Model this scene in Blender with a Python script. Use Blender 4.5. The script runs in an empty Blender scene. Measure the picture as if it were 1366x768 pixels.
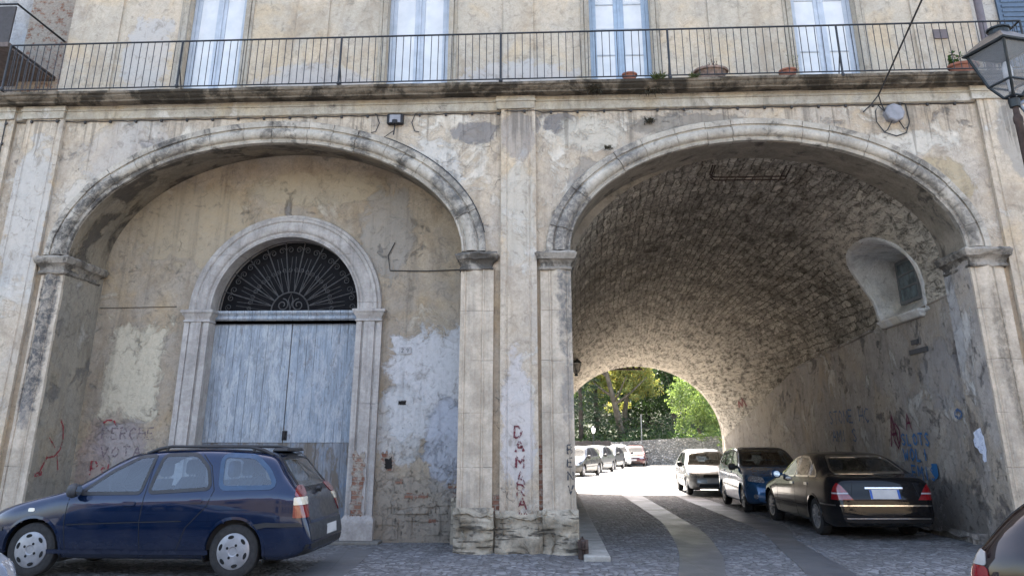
import bpy, bmesh, math, random
from math import sin, cos, pi, radians, sqrt
from mathutils import Vector, Matrix, noise as mnoise
from mathutils.bvhtree import BVHTree
from mathutils.geometry import delaunay_2d_cdt

SC = bpy.context.scene
COL = SC.collection
rng = random.Random(7)

# ------------------------------------------------------------------ objects
def tag(o, label=None, cat=None, group=None, kind=None):
    if label: o['label'] = label
    if cat: o['category'] = cat
    if group: o['group'] = group
    if kind: o['kind'] = kind
    return o

def empty(name, loc=(0, 0, 0), rz=0.0, parent=None):
    o = bpy.data.objects.new(name, None)
    COL.objects.link(o)
    o.location = loc
    o.rotation_euler = (0, 0, rz)
    o.empty_display_size = 0.2
    if parent: o.parent = parent
    return o

def copy_tree(o, parent=None):
    c = o.copy(); COL.objects.link(c); c.parent = parent
    for ch in list(o.children): copy_tree(ch, c)
    return c

class MB:
    """collects geometry, then links it as one mesh object"""
    def __init__(s): s.v = []; s.f = []; s.mi = []; s.cur = 0
    def add(s, vs, fs):
        b = len(s.v); s.v += [tuple(p) for p in vs]
        s.f += [tuple(i + b for i in f) for f in fs]; s.mi += [s.cur] * len(fs)
    def box(s, x0, x1, y0, y1, z0, z1):
        s.add([(x0,y0,z0),(x1,y0,z0),(x1,y1,z0),(x0,y1,z0),(x0,y0,z1),(x1,y0,z1),(x1,y1,z1),(x0,y1,z1)],
              [(0,3,2,1),(4,5,6,7),(0,1,5,4),(1,2,6,5),(2,3,7,6),(3,0,4,7)])
    def grid(s, rows, closed=False, flip=False):
        n = len(rows); m = len(rows[0]); vs = [p for r in rows for p in r]; fs = []
        for i in range(n - 1):
            for j in range(m if closed else m - 1):
                k = (j + 1) % m
                q = (i*m+j, i*m+k, (i+1)*m+k, (i+1)*m+j)
                fs.append(q[::-1] if flip else q)
        s.add(vs, fs)
    def tube(s, pts, r, n=8, cap=True):
        pts = [Vector(p) for p in pts]
        if len(pts) < 2: return
        rr = r if isinstance(r, (list, tuple)) else [r] * len(pts)
        up = None; rows = []
        for i, p in enumerate(pts):
            a = pts[max(0, i-1)]; b = pts[min(len(pts)-1, i+1)]
            t = (b - a)
            if t.length < 1e-9: t = Vector((0,0,1))
            t.normalize()
            if up is None:
                up = Vector((0,0,1)) if abs(t.z) < .9 else Vector((1,0,0))
            u = (up - t * up.dot(t))
            if u.length < 1e-6: u = t.orthogonal()
            u.normalize(); w = t.cross(u); up = u
            rows.append([p + (u*cos(2*pi*k/n) + w*sin(2*pi*k/n)) * rr[i] for k in range(n)])
        s.grid(rows, closed=True, flip=True)
        if cap:
            s.add(rows[0], [tuple(range(n))]); s.add(rows[-1], [tuple(range(n))[::-1]])
    def lathe(s, prof, c=(0,0,0), n=16, axis='z'):
        rows = []
        for r, h in prof:
            row = []
            for k in range(n):
                a = 2*pi*k/n
                if axis == 'z': q = (c[0]+r*cos(a), c[1]+r*sin(a), c[2]+h)
                elif axis == 'y': q = (c[0]+r*cos(a), c[1]+h, c[2]+r*sin(a))
                else: q = (c[0]+h, c[1]+r*cos(a), c[2]+r*sin(a))
                row.append(q)
            rows.append(row)
        s.grid(rows, closed=True)
    def moulded(s, x0, x1, y0, y1, prof, capped=True):
        """rectangular plan lofted up through (z, outward offset) steps"""
        rows = [[(x0-o,y0-o,z),(x1+o,y0-o,z),(x1+o,y1+o,z),(x0-o,y1+o,z)] for z, o in prof]
        s.grid(rows, closed=True)
        if capped:
            s.add(rows[0], [(3,2,1,0)]); s.add(rows[-1], [(0,1,2,3)])
    def prism(s, poly, y0, y1):
        """(x,z) polygon extruded along y"""
        n = len(poly)
        s.add([(x,y0,z) for x,z in poly]+[(x,y1,z) for x,z in poly],
              [tuple(range(n)), tuple(range(2*n-1,n-1,-1))]+[(i,i+n,(i+1)%n+n,(i+1)%n) for i in range(n)])
    def build(s, name, mat, parent=None, smooth=False, bevel=0.0, angle=35, fix=True):
        me = bpy.data.meshes.new(name)
        me.from_pydata(s.v, [], s.f)
        mats = mat if isinstance(mat, (list, tuple)) else [mat]
        for m in mats: me.materials.append(m)
        if len(mats) > 1: me.polygons.foreach_set('material_index', s.mi)
        if fix:
            bm = bmesh.new(); bm.from_mesh(me)
            bmesh.ops.remove_doubles(bm, verts=bm.verts, dist=1e-5)
            bmesh.ops.recalc_face_normals(bm, faces=bm.faces)
            bm.to_mesh(me); bm.free()
        if smooth:
            me.polygons.foreach_set('use_smooth', [True]*len(me.polygons))
            if angle < 180: me.set_sharp_from_angle(angle=radians(angle))
        me.update()
        o = bpy.data.objects.new(name, me); COL.objects.link(o)
        if parent: o.parent = parent
        if bevel:
            b = o.modifiers.new('bevel', 'BEVEL'); b.width = bevel; b.segments = 2; b.limit_method = 'ANGLE'
        return o

def erode(o, seg=.05, amp=.012, sc=5., seed=0., layers=0., chip=0.):
    """cut a block finely and wear its surface and edges"""
    bm = bmesh.new(); bm.from_mesh(o.data)
    for _ in range(7):
        es = [e for e in bm.edges if e.calc_length() > seg*1.6]
        if not es: break
        bmesh.ops.subdivide_edges(bm, edges=es, cuts=1, use_grid_fill=True)
    bmesh.ops.triangulate(bm, faces=[f for f in bm.faces if len(f.verts) > 4])
    bm.normal_update()
    nv = {v: v.normal.copy() for v in bm.verts}
    for v, n in nv.items():
        q = v.co*sc + Vector((seed, seed*2, 0)); d = amp*fbm(q, 4)*1.6
        if layers: d += layers*mnoise.noise(Vector((v.co.x*.8+seed, v.co.y, v.co.z*14)))
        if chip:
            k = fbm(q*.45+Vector((9, 1, 3)), 3)
            if k > .10: d -= chip*min(1, (k-.10)*6)
        v.co += n*d
    bm.to_mesh(o.data); bm.free()
    o.data.polygons.foreach_set('use_smooth', [True]*len(o.data.polygons)); o.data.set_sharp_from_angle(angle=radians(50))
    for m in list(o.modifiers): o.modifiers.remove(m)
    return o

def fbm(p, oct=4, sc=1.0):
    v = 0; a = .5; q = Vector(p) * sc
    for _ in range(oct):
        v += a * mnoise.noise(q); q = q * 2.03 + Vector((3.1, 7.7, 1.3)); a *= .5
    return v

def lerp(a, b, t): return a + (b - a) * t
def interp(pts, x):
    if x <= pts[0][0]: return pts[0][1]
    for (a, va), (b, vb) in zip(pts, pts[1:]):
        if x <= b: return lerp(va, vb, (x-a)/(b-a))
    return pts[-1][1]
def sinterp(pts, x):
    """monotone-ish smooth interpolation (cubic Hermite)"""
    n = len(pts)
    if x <= pts[0][0]: return pts[0][1]
    if x >= pts[-1][0]: return pts[-1][1]
    def sl(i):
        if i == 0 or i == n-1:
            j = min(max(i,0), n-2) if i == 0 else n-2
            return (pts[j+1][1]-pts[j][1])/(pts[j+1][0]-pts[j][0])
        d0 = (pts[i][1]-pts[i-1][1])/(pts[i][0]-pts[i-1][0]); d1 = (pts[i+1][1]-pts[i][1])/(pts[i+1][0]-pts[i][0])
        if d0*d1 <= 0: return 0
        return 2*d0*d1/(d0+d1)
    for i in range(n-1):
        a, b = pts[i], pts[i+1]
        if x <= b[0]:
            h = b[0]-a[0]; t = (x-a[0])/h
            m0, m1 = sl(i)*h, sl(i+1)*h
            return (2*t**3-3*t*t+1)*a[1]+(t**3-2*t*t+t)*m0+(-2*t**3+3*t*t)*b[1]+(t**3-t*t)*m1

# ------------------------------------------------------------------ materials
class NT:
    def __init__(s, name):
        s.mat = bpy.data.materials.new(name); s.mat.use_nodes = True
        s.t = s.mat.node_tree; s.t.nodes.clear()
        s.out = s.t.nodes.new('ShaderNodeOutputMaterial')
        s.bsdf = s.t.nodes.new('ShaderNodeBsdfPrincipled')
        s.t.links.new(s.bsdf.outputs[0], s.out.inputs[0])
        g = s.t.nodes.new('ShaderNodeNewGeometry'); s.pos = g.outputs['Position']; s.geo = g
    def link(s, a, sock):
        if hasattr(a, 'is_output') or isinstance(a, bpy.types.NodeSocket): s.t.links.new(a, sock)
        else:
            if sock.type == 'RGBA' and len(a) == 3: a = (*a, 1)
            sock.default_value = a
    def local(s):
        return s.t.nodes.new('ShaderNodeTexCoord').outputs['Object']
    def map(s, v, scale=(1,1,1), loc=(0,0,0), rot=(0,0,0)):
        n = s.t.nodes.new('ShaderNodeMapping'); s.link(v, n.inputs[0])
        n.inputs['Scale'].default_value = scale; n.inputs['Location'].default_value = loc; n.inputs['Rotation'].default_value = rot
        return n.outputs[0]
    def noise(s, scale, detail=5, rough=.6, vec=None, dist=0.0, col=False):
        n = s.t.nodes.new('ShaderNodeTexNoise'); s.link(vec if vec is not None else s.pos, n.inputs['Vector'])
        n.inputs['Scale'].default_value = scale; n.inputs['Detail'].default_value = detail
        n.inputs['Roughness'].default_value = rough; n.inputs['Distortion'].default_value = dist
        return n.outputs['Color' if col else 'Fac']
    def vor(s, scale, vec=None, feature='F1', out='Distance', rand=1.0):
        n = s.t.nodes.new('ShaderNodeTexVoronoi'); n.feature = feature
        s.link(vec if vec is not None else s.pos, n.inputs['Vector']); n.inputs['Scale'].default_value = scale
        n.inputs['Randomness'].default_value = rand
        return n.outputs[out]
    def rng(s, f, a, b, lo=0., hi=1., smooth=True):
        n = s.t.nodes.new('ShaderNodeMapRange'); n.interpolation_type = 'SMOOTHSTEP' if smooth else 'LINEAR'
        s.link(f, n.inputs[0]); n.inputs[1].default_value = a; n.inputs[2].default_value = b
        n.inputs[3].default_value = lo; n.inputs[4].default_value = hi
        return n.outputs[0]
    def m(s, op, a, b=0.0, c=None):
        n = s.t.nodes.new('ShaderNodeMath'); n.operation = op
        s.link(a, n.inputs[0]); s.link(b, n.inputs[1])
        if c is not None: s.link(c, n.inputs[2])
        return n.outputs[0]
    def vm(s, op, a, b):
        n = s.t.nodes.new('ShaderNodeVectorMath'); n.operation = op
        s.link(a, n.inputs[0]); s.link(b, n.inputs[1])
        return n.outputs['Value' if op in ('LENGTH', 'DOT_PRODUCT') else 'Vector']
    def sep(s, v):
        n = s.t.nodes.new('ShaderNodeSeparateXYZ'); s.link(v, n.inputs[0]); return n.outputs
    def mix(s, f, a, b, blend='MIX'):
        n = s.t.nodes.new('ShaderNodeMix'); n.data_type = 'RGBA'; n.blend_type = blend
        s.link(f, n.inputs['Factor']); s.link(a, n.inputs[6]); s.link(b, n.inputs[7])
        return n.outputs[2]
    def ramp(s, f, stops):
        n = s.t.nodes.new('ShaderNodeValToRGB'); s.link(f, n.inputs[0])
        e = n.color_ramp.elements
        while len(e) < len(stops): e.new(.5)
        for q, (p, c) in zip(e, stops): q.position = p; q.color = (*c, 1) if len(c) == 3 else c
        return n.outputs[0]
    def bump(s, h, strength=.5, dist=.02, prev=None):
        n = s.t.nodes.new('ShaderNodeBump'); s.link(h, n.inputs['Height'])
        n.inputs['Strength'].default_value = strength; n.inputs['Distance'].default_value = dist
        if prev is not None: s.link(prev, n.inputs['Normal'])
        return n.outputs[0]
    def set(s, **k):
        names = dict(color='Base Color', rough='Roughness', metal='Metallic', normal='Normal', coat='Coat Weight',
                     spec='Specular IOR Level', alpha='Alpha', coat_rough='Coat Roughness', trans='Transmission Weight',
                     emis='Emission Color', emis_s='Emission Strength', ior='IOR')
        for a, v in k.items(): s.link(v, s.bsdf.inputs[names[a]])
        return s.mat
    # soft patch in the wall plane: ellipse (cx,cz,rx,rz) with a torn, noisy edge
    def patch(s, cx, cz, rx, rz, nz, amt=.9, edge=.12, plane='xz', square=False):
        if plane == 'xz': c, r = (cx, 0, cz), (1/rx, 0, 1/rz)
        else: c, r = (0, cx, cz), (0, 1/rx, 1/rz)
        q = s.vm('MULTIPLY', s.vm('SUBTRACT', s.pos, c), r)
        if square:
            o = s.sep(s.vm('ABSOLUTE', q, (0,0,0)))
            d = s.m('MAXIMUM', s.m('MAXIMUM', o[0], o[1]), o[2])
        else: d = s.vm('LENGTH', q, (0,0,0))
        d = s.m('ADD', d, s.m('MULTIPLY', s.m('SUBTRACT', nz, .5), amt * 2))
        return s.rng(d, 1 - edge, 1 + edge, 1, 0)

def plain(name, color, rough=.6, metal=0., coat=0., var=.12, scale=9., bump=0., spec=.5):
    t = NT(name)
    n = t.noise(scale, 4)
    c = t.mix(t.rng(n, .3, .7), tuple(x*(1-var) for x in color), tuple(min(1, x*(1+var)) for x in color))
    k = dict(color=c, rough=t.rng(t.noise(scale*2.3, 3), .3, .7, max(0, rough-.06), min(1, rough+.06)), metal=metal, coat=coat, spec=spec)
    if bump: k['normal'] = t.bump(t.noise(scale*6, 4), bump, .01)
    return t.set(**k)

def plaster(name, base, alt, pale, grey, pale_lo=.56, grey_lo=.60, patches=(), streak=.5, plane='xz', crack=1., bumpk=.6, seed=0., low_dirt=0.3, runs=0., crumb=0.):
    """old lime plaster: tonal drift, flaked lighter and grey mortar areas, rain streaks, cracks"""
    t = NT(name)
    P = t.map(t.pos, loc=(seed, seed*.7, seed*1.3))
    big = t.noise(.55, 6, .6, P); mid = t.noise(2.1, 8, .62, P, .4); fine = t.noise(14, 8, .7, P); ed = t.noise(3.2, 10, .68, P, .6)
    c = t.mix(t.rng(big, .35, .66), base, alt)
    c = t.mix(t.rng(mid, .38, .72, 0, .75), c, tuple(lerp(a, b, .5) for a, b in zip(alt, grey)))
    # hue drift: ochre, rosy and grey-blue areas left by old limewashes
    c = t.mix(t.rng(t.noise(.8, 7, .65, t.map(P, loc=(21, 4, 8)), .6), .48, .66, 0, .55), c, tuple(a*b for a, b in zip(base, (.98, .86, .66))))
    c = t.mix(t.rng(t.noise(.9, 7, .65, t.map(P, loc=(1, 44, 18)), .6), .50, .68, 0, .55), c, tuple(a*b for a, b in zip(base, (.80, .87, 1.0))))
    c = t.mix(t.rng(t.noise(30, 6, .75, P, .3), .36, .66, .0, .42), c, tuple(a*.55 for a in base))
    # flaked pale layers
    # broad soot and damp, darkest under the ledges where water runs
    dk = t.rng(t.noise(1.15, 9, .7, t.map(P, scale=(1.2, 1.2, .7), loc=(13, 2, 6)), .6), .47, .68, 0, .62)
    c = t.mix(dk, c, tuple(a*b for a, b in zip(base, (.50, .47, .44))))
    pn = t.noise(1.05, 11, .66, t.map(P, loc=(9, 3, 5)), .5)
    pl = t.rng(pn, pale_lo-.01, pale_lo+.07)
    rim = t.rng(t.m('ABSOLUTE', t.m('SUBTRACT', pn, pale_lo)), .0, .012, 1, 0)  # dark outline paints the shading along flake edges into the colour
    c = t.mix(t.m('MULTIPLY', pl, t.rng(mid, .34, .62, .25, .85)), c, pale)
    c = t.mix(t.m('MULTIPLY', rim, .16), c, tuple(a*.35 for a in base))
    gr = t.rng(t.noise(1.35, 12, .68, t.map(P, loc=(2, 8, 31)), .4), grey_lo, grey_lo+.085)
    c = t.mix(t.m('MULTIPLY', gr, .9), c, t.mix(t.rng(fine, .35, .65), tuple(x*.75 for x in grey), tuple(x*1.2 for x in grey)))
    hgt = t.m('SUBTRACT', t.m('MULTIPLY', pl, .5), t.m('MULTIPLY', gr, .9))
    for (px, pz, rx, rz, col, st, sq) in patches:
        mk = t.patch(px, pz, rx, rz, ed, plane=plane, square=sq)
        tone = t.mix(t.rng(fine, .3, .7), tuple(x*.82 for x in col), tuple(min(1, x*1.15) for x in col))
        c = t.mix(t.m('MULTIPLY', mk, st), c, tone)
        hgt = t.m('ADD', hgt, t.m('MULTIPLY', mk, -.35))
    # rain streaks
    sv = t.map(P, scale=(5.5, 5.5, .33))
    st = t.m('MULTIPLY', t.rng(t.noise(1, 7, .65, sv, .3), .5, .78), streak)
    c = t.mix(st, c, t.mix(.6, c, (.055, .05, .043), 'MIX'))
    # blotchy grime
    gm = t.rng(t.noise(5.5, 9, .72, P, .8), .50, .70, 0, .62)
    c = t.mix(gm, c, tuple(x*.38 for x in alt))
    if low_dirt:
        z = t.sep(t.pos)[2]
        low = t.rng(t.m('ADD', z, t.m('MULTIPLY', t.m('SUBTRACT', ed, .5), 2.2)), .0, 1.6, low_dirt, 0)
        c = t.mix(low, c, (.13, .11, .09))
    sp = t.rng(t.noise(17, 9, .8, P, .5), .60, .66, 0, .55)
    c = t.mix(sp, c, tuple(x*.45 for x in grey))
    if runs:
        zz = t.sep(t.pos)[2]; rn = t.noise(1, 6, .7, t.map(P, scale=(7, 7, .22), loc=(3, 3, 0)), .2)
        lim = t.m('SUBTRACT', runs, t.m('MULTIPLY', t.rng(rn, .42, .75), 1.5))
        rm = t.rng(t.m('SUBTRACT', zz, lim), .0, .5, 0, .45)
        c = t.mix(t.m('MULTIPLY', rm, t.rng(rn, .42, .62)), c, (.075, .066, .055))
    # speckle
    c = t.mix(t.rng(fine, .3, .72, .0, .38), c, t.mix(1, c, (.62, .6, .58), 'MULTIPLY'))
    # crumbling skin: pits, chips and pale flecks, thickest low on the wall
    cm = t.noise(2.3, 10, .78, t.map(P, loc=(31, 7, 2)), .2)
    cr = t.rng(cm, .55, .68, .0, .7)
    if crumb:
        zc = t.sep(t.pos)[2]
        cr = t.m('MAXIMUM', cr, t.rng(t.m('ADD', zc, t.m('MULTIPLY', t.m('SUBTRACT', cm, .5), 9.)), crumb*.2, crumb*.9, 1, 0))
    n1 = t.noise(9, 14, .86, P); n2 = t.noise(8, 14, .86, t.map(P, loc=(5, 9, 1)))
    pit = t.m('MULTIPLY', t.rng(n1, .55, .63), cr); fl = t.m('MULTIPLY', t.rng(n2, .54, .63), cr)
    c = t.mix(t.m('MULTIPLY', fl, .6), c, tuple(min(.8, a*1.15) for a in pale)); c = t.mix(t.m('MULTIPLY', pit, .6), c, tuple(a*.32 for a in base))
    # hairline cracks
    cv = t.map(t.vm('ADD', P, t.vm('MULTIPLY', t.noise(2.4, 5, .6, P, 0, True), (.55,.55,.55))), scale=(1, 1, .8))
    ck = t.rng(t.vor(.95, cv, 'DISTANCE_TO_EDGE'), 0, .005, 1, 0)
    ck = t.m('MULTIPLY', ck, t.rng(t.noise(1.6, 5, .6, t.map(P, loc=(4, 4, 4))), .55, .64, 0, crack))
    c = t.mix(t.m('MULTIPLY', ck, .6), c, (.08, .066, .055))
    h = t.m('ADD', hgt, t.m('ADD', t.m('MULTIPLY', fine, .5), t.m('MULTIPLY', mid, .8)))
    h = t.m('ADD', t.m('SUBTRACT', h, t.m('MULTIPLY', ck, .8)), t.m('SUBTRACT', t.m('MULTIPLY', fl, .3), t.m('MULTIPLY', pit, .6)))
    return t.set(color=c, rough=.92, normal=t.bump(h, bumpk, .03), spec=.25)

def stone(name, base, dark, dark_lo=.58, patches=(), bumpk=.7, seed=0., joint=0., streak=.35, plane='xz', scale=1., strata=0.):
    """weathered limestone / tuff with black crust"""
    t = NT(name)
    P = t.map(t.pos, loc=(seed, seed*.4, seed*.8))
    mid = t.noise(2.6*scale, 8, .65, P, .3); fine = t.noise(22, 8, .72, P); ed = t.noise(4.5, 10, .7, P, .5)
    c = t.mix(t.rng(mid, .32, .7), tuple(x*.78 for x in base), tuple(min(1, x*1.16) for x in base))
    bl = t.rng(t.noise(1.9*scale, 11, .7, t.map(P, loc=(5,5,5)), .5), dark_lo, dark_lo+.14, 0, .85)
    c = t.mix(bl, c, dark)
    hgt = t.m('MULTIPLY', bl, -.2)
    for (px, pz, rx, rz, col, st, sq) in patches:
        mk = t.patch(px, pz, rx, rz, ed, plane=plane, square=sq, amt=1.5, edge=.3)
        mk = t.m('MULTIPLY', mk, t.rng(t.noise(11, 9, .75, P, .6), .36, .60, .25, 1))
        c = t.mix(t.m('MULTIPLY', mk, st), c, t.mix(t.rng(fine, .3, .7), tuple(x*.6 for x in col), tuple(x*1.3 for x in col)))
    sv = t.map(P, scale=(8, 8, .35))
    c = t.mix(t.m('MULTIPLY', t.rng(t.noise(1, 7, .65, sv, .3), .5, .75), streak), c, dark)
    c = t.mix(t.rng(fine, .3, .7, 0, .45), c, t.mix(1, c, (.55, .53, .5), 'MULTIPLY'))
    if strata:
        sn = t.noise(1, 8, .7, t.map(P, scale=(2.2, 2.2, 17)), .5); sm = t.rng(sn, .44, .36, 0, strata)
        c = t.mix(sm, c, dark); hgt = t.m('SUBTRACT', hgt, t.m('MULTIPLY', sm, 1.2))
        c = t.mix(t.rng(t.noise(15, 9, .8, P, .7), .54, .62, 0, .6), c, tuple(a*.4 for a in base))
    pits = t.rng(t.vor(26, P), .0, .22, 1, 0); pits = t.m('MULTIPLY', pits, t.rng(ed, .5, .62))
    c = t.mix(t.m('MULTIPLY', pits, .7), c, dark)
    if joint:
        z = t.sep(t.pos)[2]
        w = t.m('ADD', z, t.m('MULTIPLY', t.m('SUBTRACT', t.noise(1.5, 4, .6, P), .5), .06))
        fr = t.m('ABSOLUTE', t.m('SUBTRACT', t.m('FRACT', t.m('DIVIDE', w, joint)), .5))
        jn = t.rng(fr, 0, .012/joint, 1, 0)
        jn = t.m('MULTIPLY', jn, t.rng(t.noise(1.1, 3, .5, P), .42, .6))
        c = t.mix(t.m('MULTIPLY', jn, .22), c, dark); hgt = t.m('SUBTRACT', hgt, t.m('MULTIPLY', jn, .5))
    h = t.m('ADD', hgt, t.m('ADD', t.m('MULTIPLY', fine, .45), t.m('SUBTRACT', t.m('MULTIPLY', mid, .7), t.m('MULTIPLY', pits, .8))))
    return t.set(color=c, rough=.93, normal=t.bump(h, bumpk, .03), spec=.2)
EXPOSURE = 2.95
# ================================================================== BUILDING
TILT = 0.0064                       # the cornice line rises very slightly to the right
CREAM = (.50, .425, .32); CREAM2 = (.44, .39, .315); PALE = (.60, .56, .49); GREYM = (.27, .25, .235)
M = {}
M['facade'] = plaster('facade_plaster', (.62, .52, .40), (.51, .435, .35), (.68, .62, .53), (.30, .265, .235), .55, .585, patches=[
    (-1.25, 6.95, .38, .22, (.20, .19, .19), .8, False), (-.30, 7.1, .25, .3, (.20, .19, .19), .7, False), (.35, 7.1, .33, .2, (.17, .165, .17), .8, False),
    (.9, 6.9, .55, .35, (.55, .50, .42), .8, False), (-7.6, 6.6, .9, .7, (.44, .43, .43), .35, False),
    (6.95, 5.9, .55, .42, (.42, .34, .22), .85, False), (6.4, 6.65, .8, .22, (.58, .54, .47), .8, False), (2.6, 7.05, 1.1, .2, (.22, .20, .175), .75, False),
    (-2.0, 6.3, .5, .5, (.58, .55, .50), .8, False), (-8.3, 5.6, .4, .6, (.58, .53, .46), .7, False), (.75, 5.9, .3, .5, (.25, .23, .21), .6, False)],
    streak=.5, seed=1.7, bumpk=.9, runs=7.45, crumb=1.5)
M['pilaster'] = plaster('pilaster_plaster', (.63, .53, .41), (.55, .465, .365), (.60, .57, .52), (.30, .27, .24), .57, .66, patches=[
    (-.45, 6.85, .30, .5, (.27, .245, .235), .55, False), (-.45, 5.4, .3, .9, (.52, .48, .41), .6, False), (8.3, 6.7, .25, .7, (.33, .31, .28), .7, False),
    (-.45, 1.9, .28, 1.0, (.56, .53, .52), .75, False), (-9.3, 5.5, .4, 1.4, (.50, .48, .45), .7, False)], streak=.6, seed=5.1, bumpk=.7, low_dirt=.35, runs=7.3, crumb=1.3)
M['strip'] = plaster('pier_strip_plaster', (.46, .36, .25), (.40, .33, .25), (.55, .50, .43), (.24, .20, .16), .62, .64, streak=.7, seed=8.8)
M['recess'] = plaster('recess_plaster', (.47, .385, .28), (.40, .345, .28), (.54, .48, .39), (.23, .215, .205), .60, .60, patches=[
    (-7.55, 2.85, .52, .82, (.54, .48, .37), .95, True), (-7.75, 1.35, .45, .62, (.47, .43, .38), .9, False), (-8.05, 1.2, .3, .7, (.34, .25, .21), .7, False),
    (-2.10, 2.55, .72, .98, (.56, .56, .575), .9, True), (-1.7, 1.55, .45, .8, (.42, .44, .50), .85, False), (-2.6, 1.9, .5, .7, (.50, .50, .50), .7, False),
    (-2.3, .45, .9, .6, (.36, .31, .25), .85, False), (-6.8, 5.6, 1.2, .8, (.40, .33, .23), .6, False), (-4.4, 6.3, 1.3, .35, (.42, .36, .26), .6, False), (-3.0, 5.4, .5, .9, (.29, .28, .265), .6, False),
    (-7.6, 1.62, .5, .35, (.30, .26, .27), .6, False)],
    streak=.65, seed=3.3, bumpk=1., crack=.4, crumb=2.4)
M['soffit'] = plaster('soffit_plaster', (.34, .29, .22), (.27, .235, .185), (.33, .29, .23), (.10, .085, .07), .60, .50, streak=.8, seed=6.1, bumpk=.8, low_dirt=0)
M['archivolt'] = stone('archivolt_stone', (.47, .425, .36), (.07, .065, .06), .505, seed=2.0, streak=.3, patches=[
    (-7.9, 5.75, .45, .35, (.06, .058, .06), .85, False), (-6.8, 6.7, .35, .3, (.08, .075, .075), .7, False), (-8.45, 4.95, .25, .4, (.05, .048, .05), .85, False), (-3.3, 6.75, .2, .3, (.08, .08, .08), .8, False),
    (-1.6, 6.0, .35, .5, (.10, .10, .10), .75, False), (-1.05, 5.2, .2, .4, (.12, .12, .12), .7, False), (.35, 5.4, .4, .9, (.10, .095, .095), .85, False), (1.4, 6.45, .35, .25, (.12, .115, .115), .7, False),
    (6.6, 6.1, .5, .5, (.09, .085, .08), .7, False), (7.2, 5.2, .3, .4, (.12, .11, .10), .6, False)])
M['impost'] = stone('impost_stone', (.34, .305, .26), (.055, .05, .045), .43, seed=4.0, streak=.5, bumpk=.9)
M['shaft'] = stone('pier_shaft_stone', (.54, .46, .365), (.13, .125, .12), .60, seed=7.0, streak=.35, joint=.82, patches=[
    (-8.60, 3.45, .13, 1.15, (.075, .078, .085), .92, True), (-8.62, 2.1, .10, .35, (.14, .14, .15), .6, False), (.36, 3.9, .12, .75, (.15, .15, .15), .85, True), (.36, 2.3, .10, .6, (.26, .25, .24), .7, False),
    (7.45, 2.9, .10, 1.1, (.17, .145, .11), .7, False)])
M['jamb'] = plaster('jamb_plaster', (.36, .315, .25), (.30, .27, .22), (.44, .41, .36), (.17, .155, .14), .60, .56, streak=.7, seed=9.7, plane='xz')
M['rock'] = stone('pier_base_rock', (.40, .35, .27), (.10, .09, .075), .56, seed=11.0, bumpk=1.0, streak=.2, scale=1.6, strata=.8)
M['door_stone'] = stone('door_surround_stone', (.43, .40, .375), (.17, .15, .14), .66, seed=12.0, streak=.55, joint=.9)
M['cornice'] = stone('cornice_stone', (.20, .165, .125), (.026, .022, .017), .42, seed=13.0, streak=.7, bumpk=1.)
M['fascia'] = plaster('fascia_plaster', (.54, .48, .38), (.47, .43, .36), (.60, .56, .50), (.17, .155, .14), .58, .60, streak=.8, seed=14.0, low_dirt=0)
M['upper'] = plaster('upper_plaster', (.61, .515, .40), (.49, .44, .36), (.58, .53, .46), (.37, .34, .30), .66, .72, patches=[
    (-8.2, 9.2, .5, .9, (.46, .46, .47), .55, False), (-4.6, 8.4, 1.2, .5, (.47, .46, .47), .55, False), (-.4, 8.4, 1.2, .5, (.50, .50, .52), .55, False)],
    streak=.3, seed=15.0, crack=.5, bumpk=.35, low_dirt=0)
M['upper_trim'] = plaster('upper_trim_plaster', (.46, .41, .335), (.42, .38, .31), (.52, .48, .41), (.33, .30, .27), .66, .72, streak=.4, seed=16.0, crack=.4, bumpk=.35, low_dirt=0)

def brick_mat(name, plane='x', peel=.5):
    t = NT(name)
    P = t.pos
    mp = t.map(P, rot=(radians(90), 0, 0)) if plane == 'x' else t.map(P, rot=(0, radians(90), radians(90)))
    b = t.t.nodes.new('ShaderNodeTexBrick'); t.link(mp, b.inputs['Vector'])
    b.inputs['Scale'].default_value = 1; b.inputs['Brick Width'].default_value = .27; b.inputs['Row Height'].default_value = .075
    b.inputs['Mortar Size'].default_value = .009; b.inputs['Color1'].default_value = (.20, .09, .06, 1); b.inputs['Color2'].default_value = (.27, .15, .105, 1)
    b.inputs['Mortar'].default_value = (.27, .23, .19, 1); b.offset = .5
    nz = t.noise(7, 8, .7)
    c = t.mix(t.rng(nz, peel, peel+.12), b.outputs[0], (.36, .32, .27))
    c = t.mix(t.rng(t.noise(30, 5), .3, .7, 0, .5), c, t.mix(1, c, (.5, .45, .42), 'MULTIPLY'))
    return t.set(color=c, rough=.95, normal=t.bump(t.m('ADD', t.m('MULTIPLY', b.outputs[1], -1.), t.m('MULTIPLY', nz, .6)), .9, .02), spec=.2)
M['brick'] = brick_mat('old_brick')
M['brick_pale'] = brick_mat('weathered_pier_brick', peel=.44)

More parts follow.
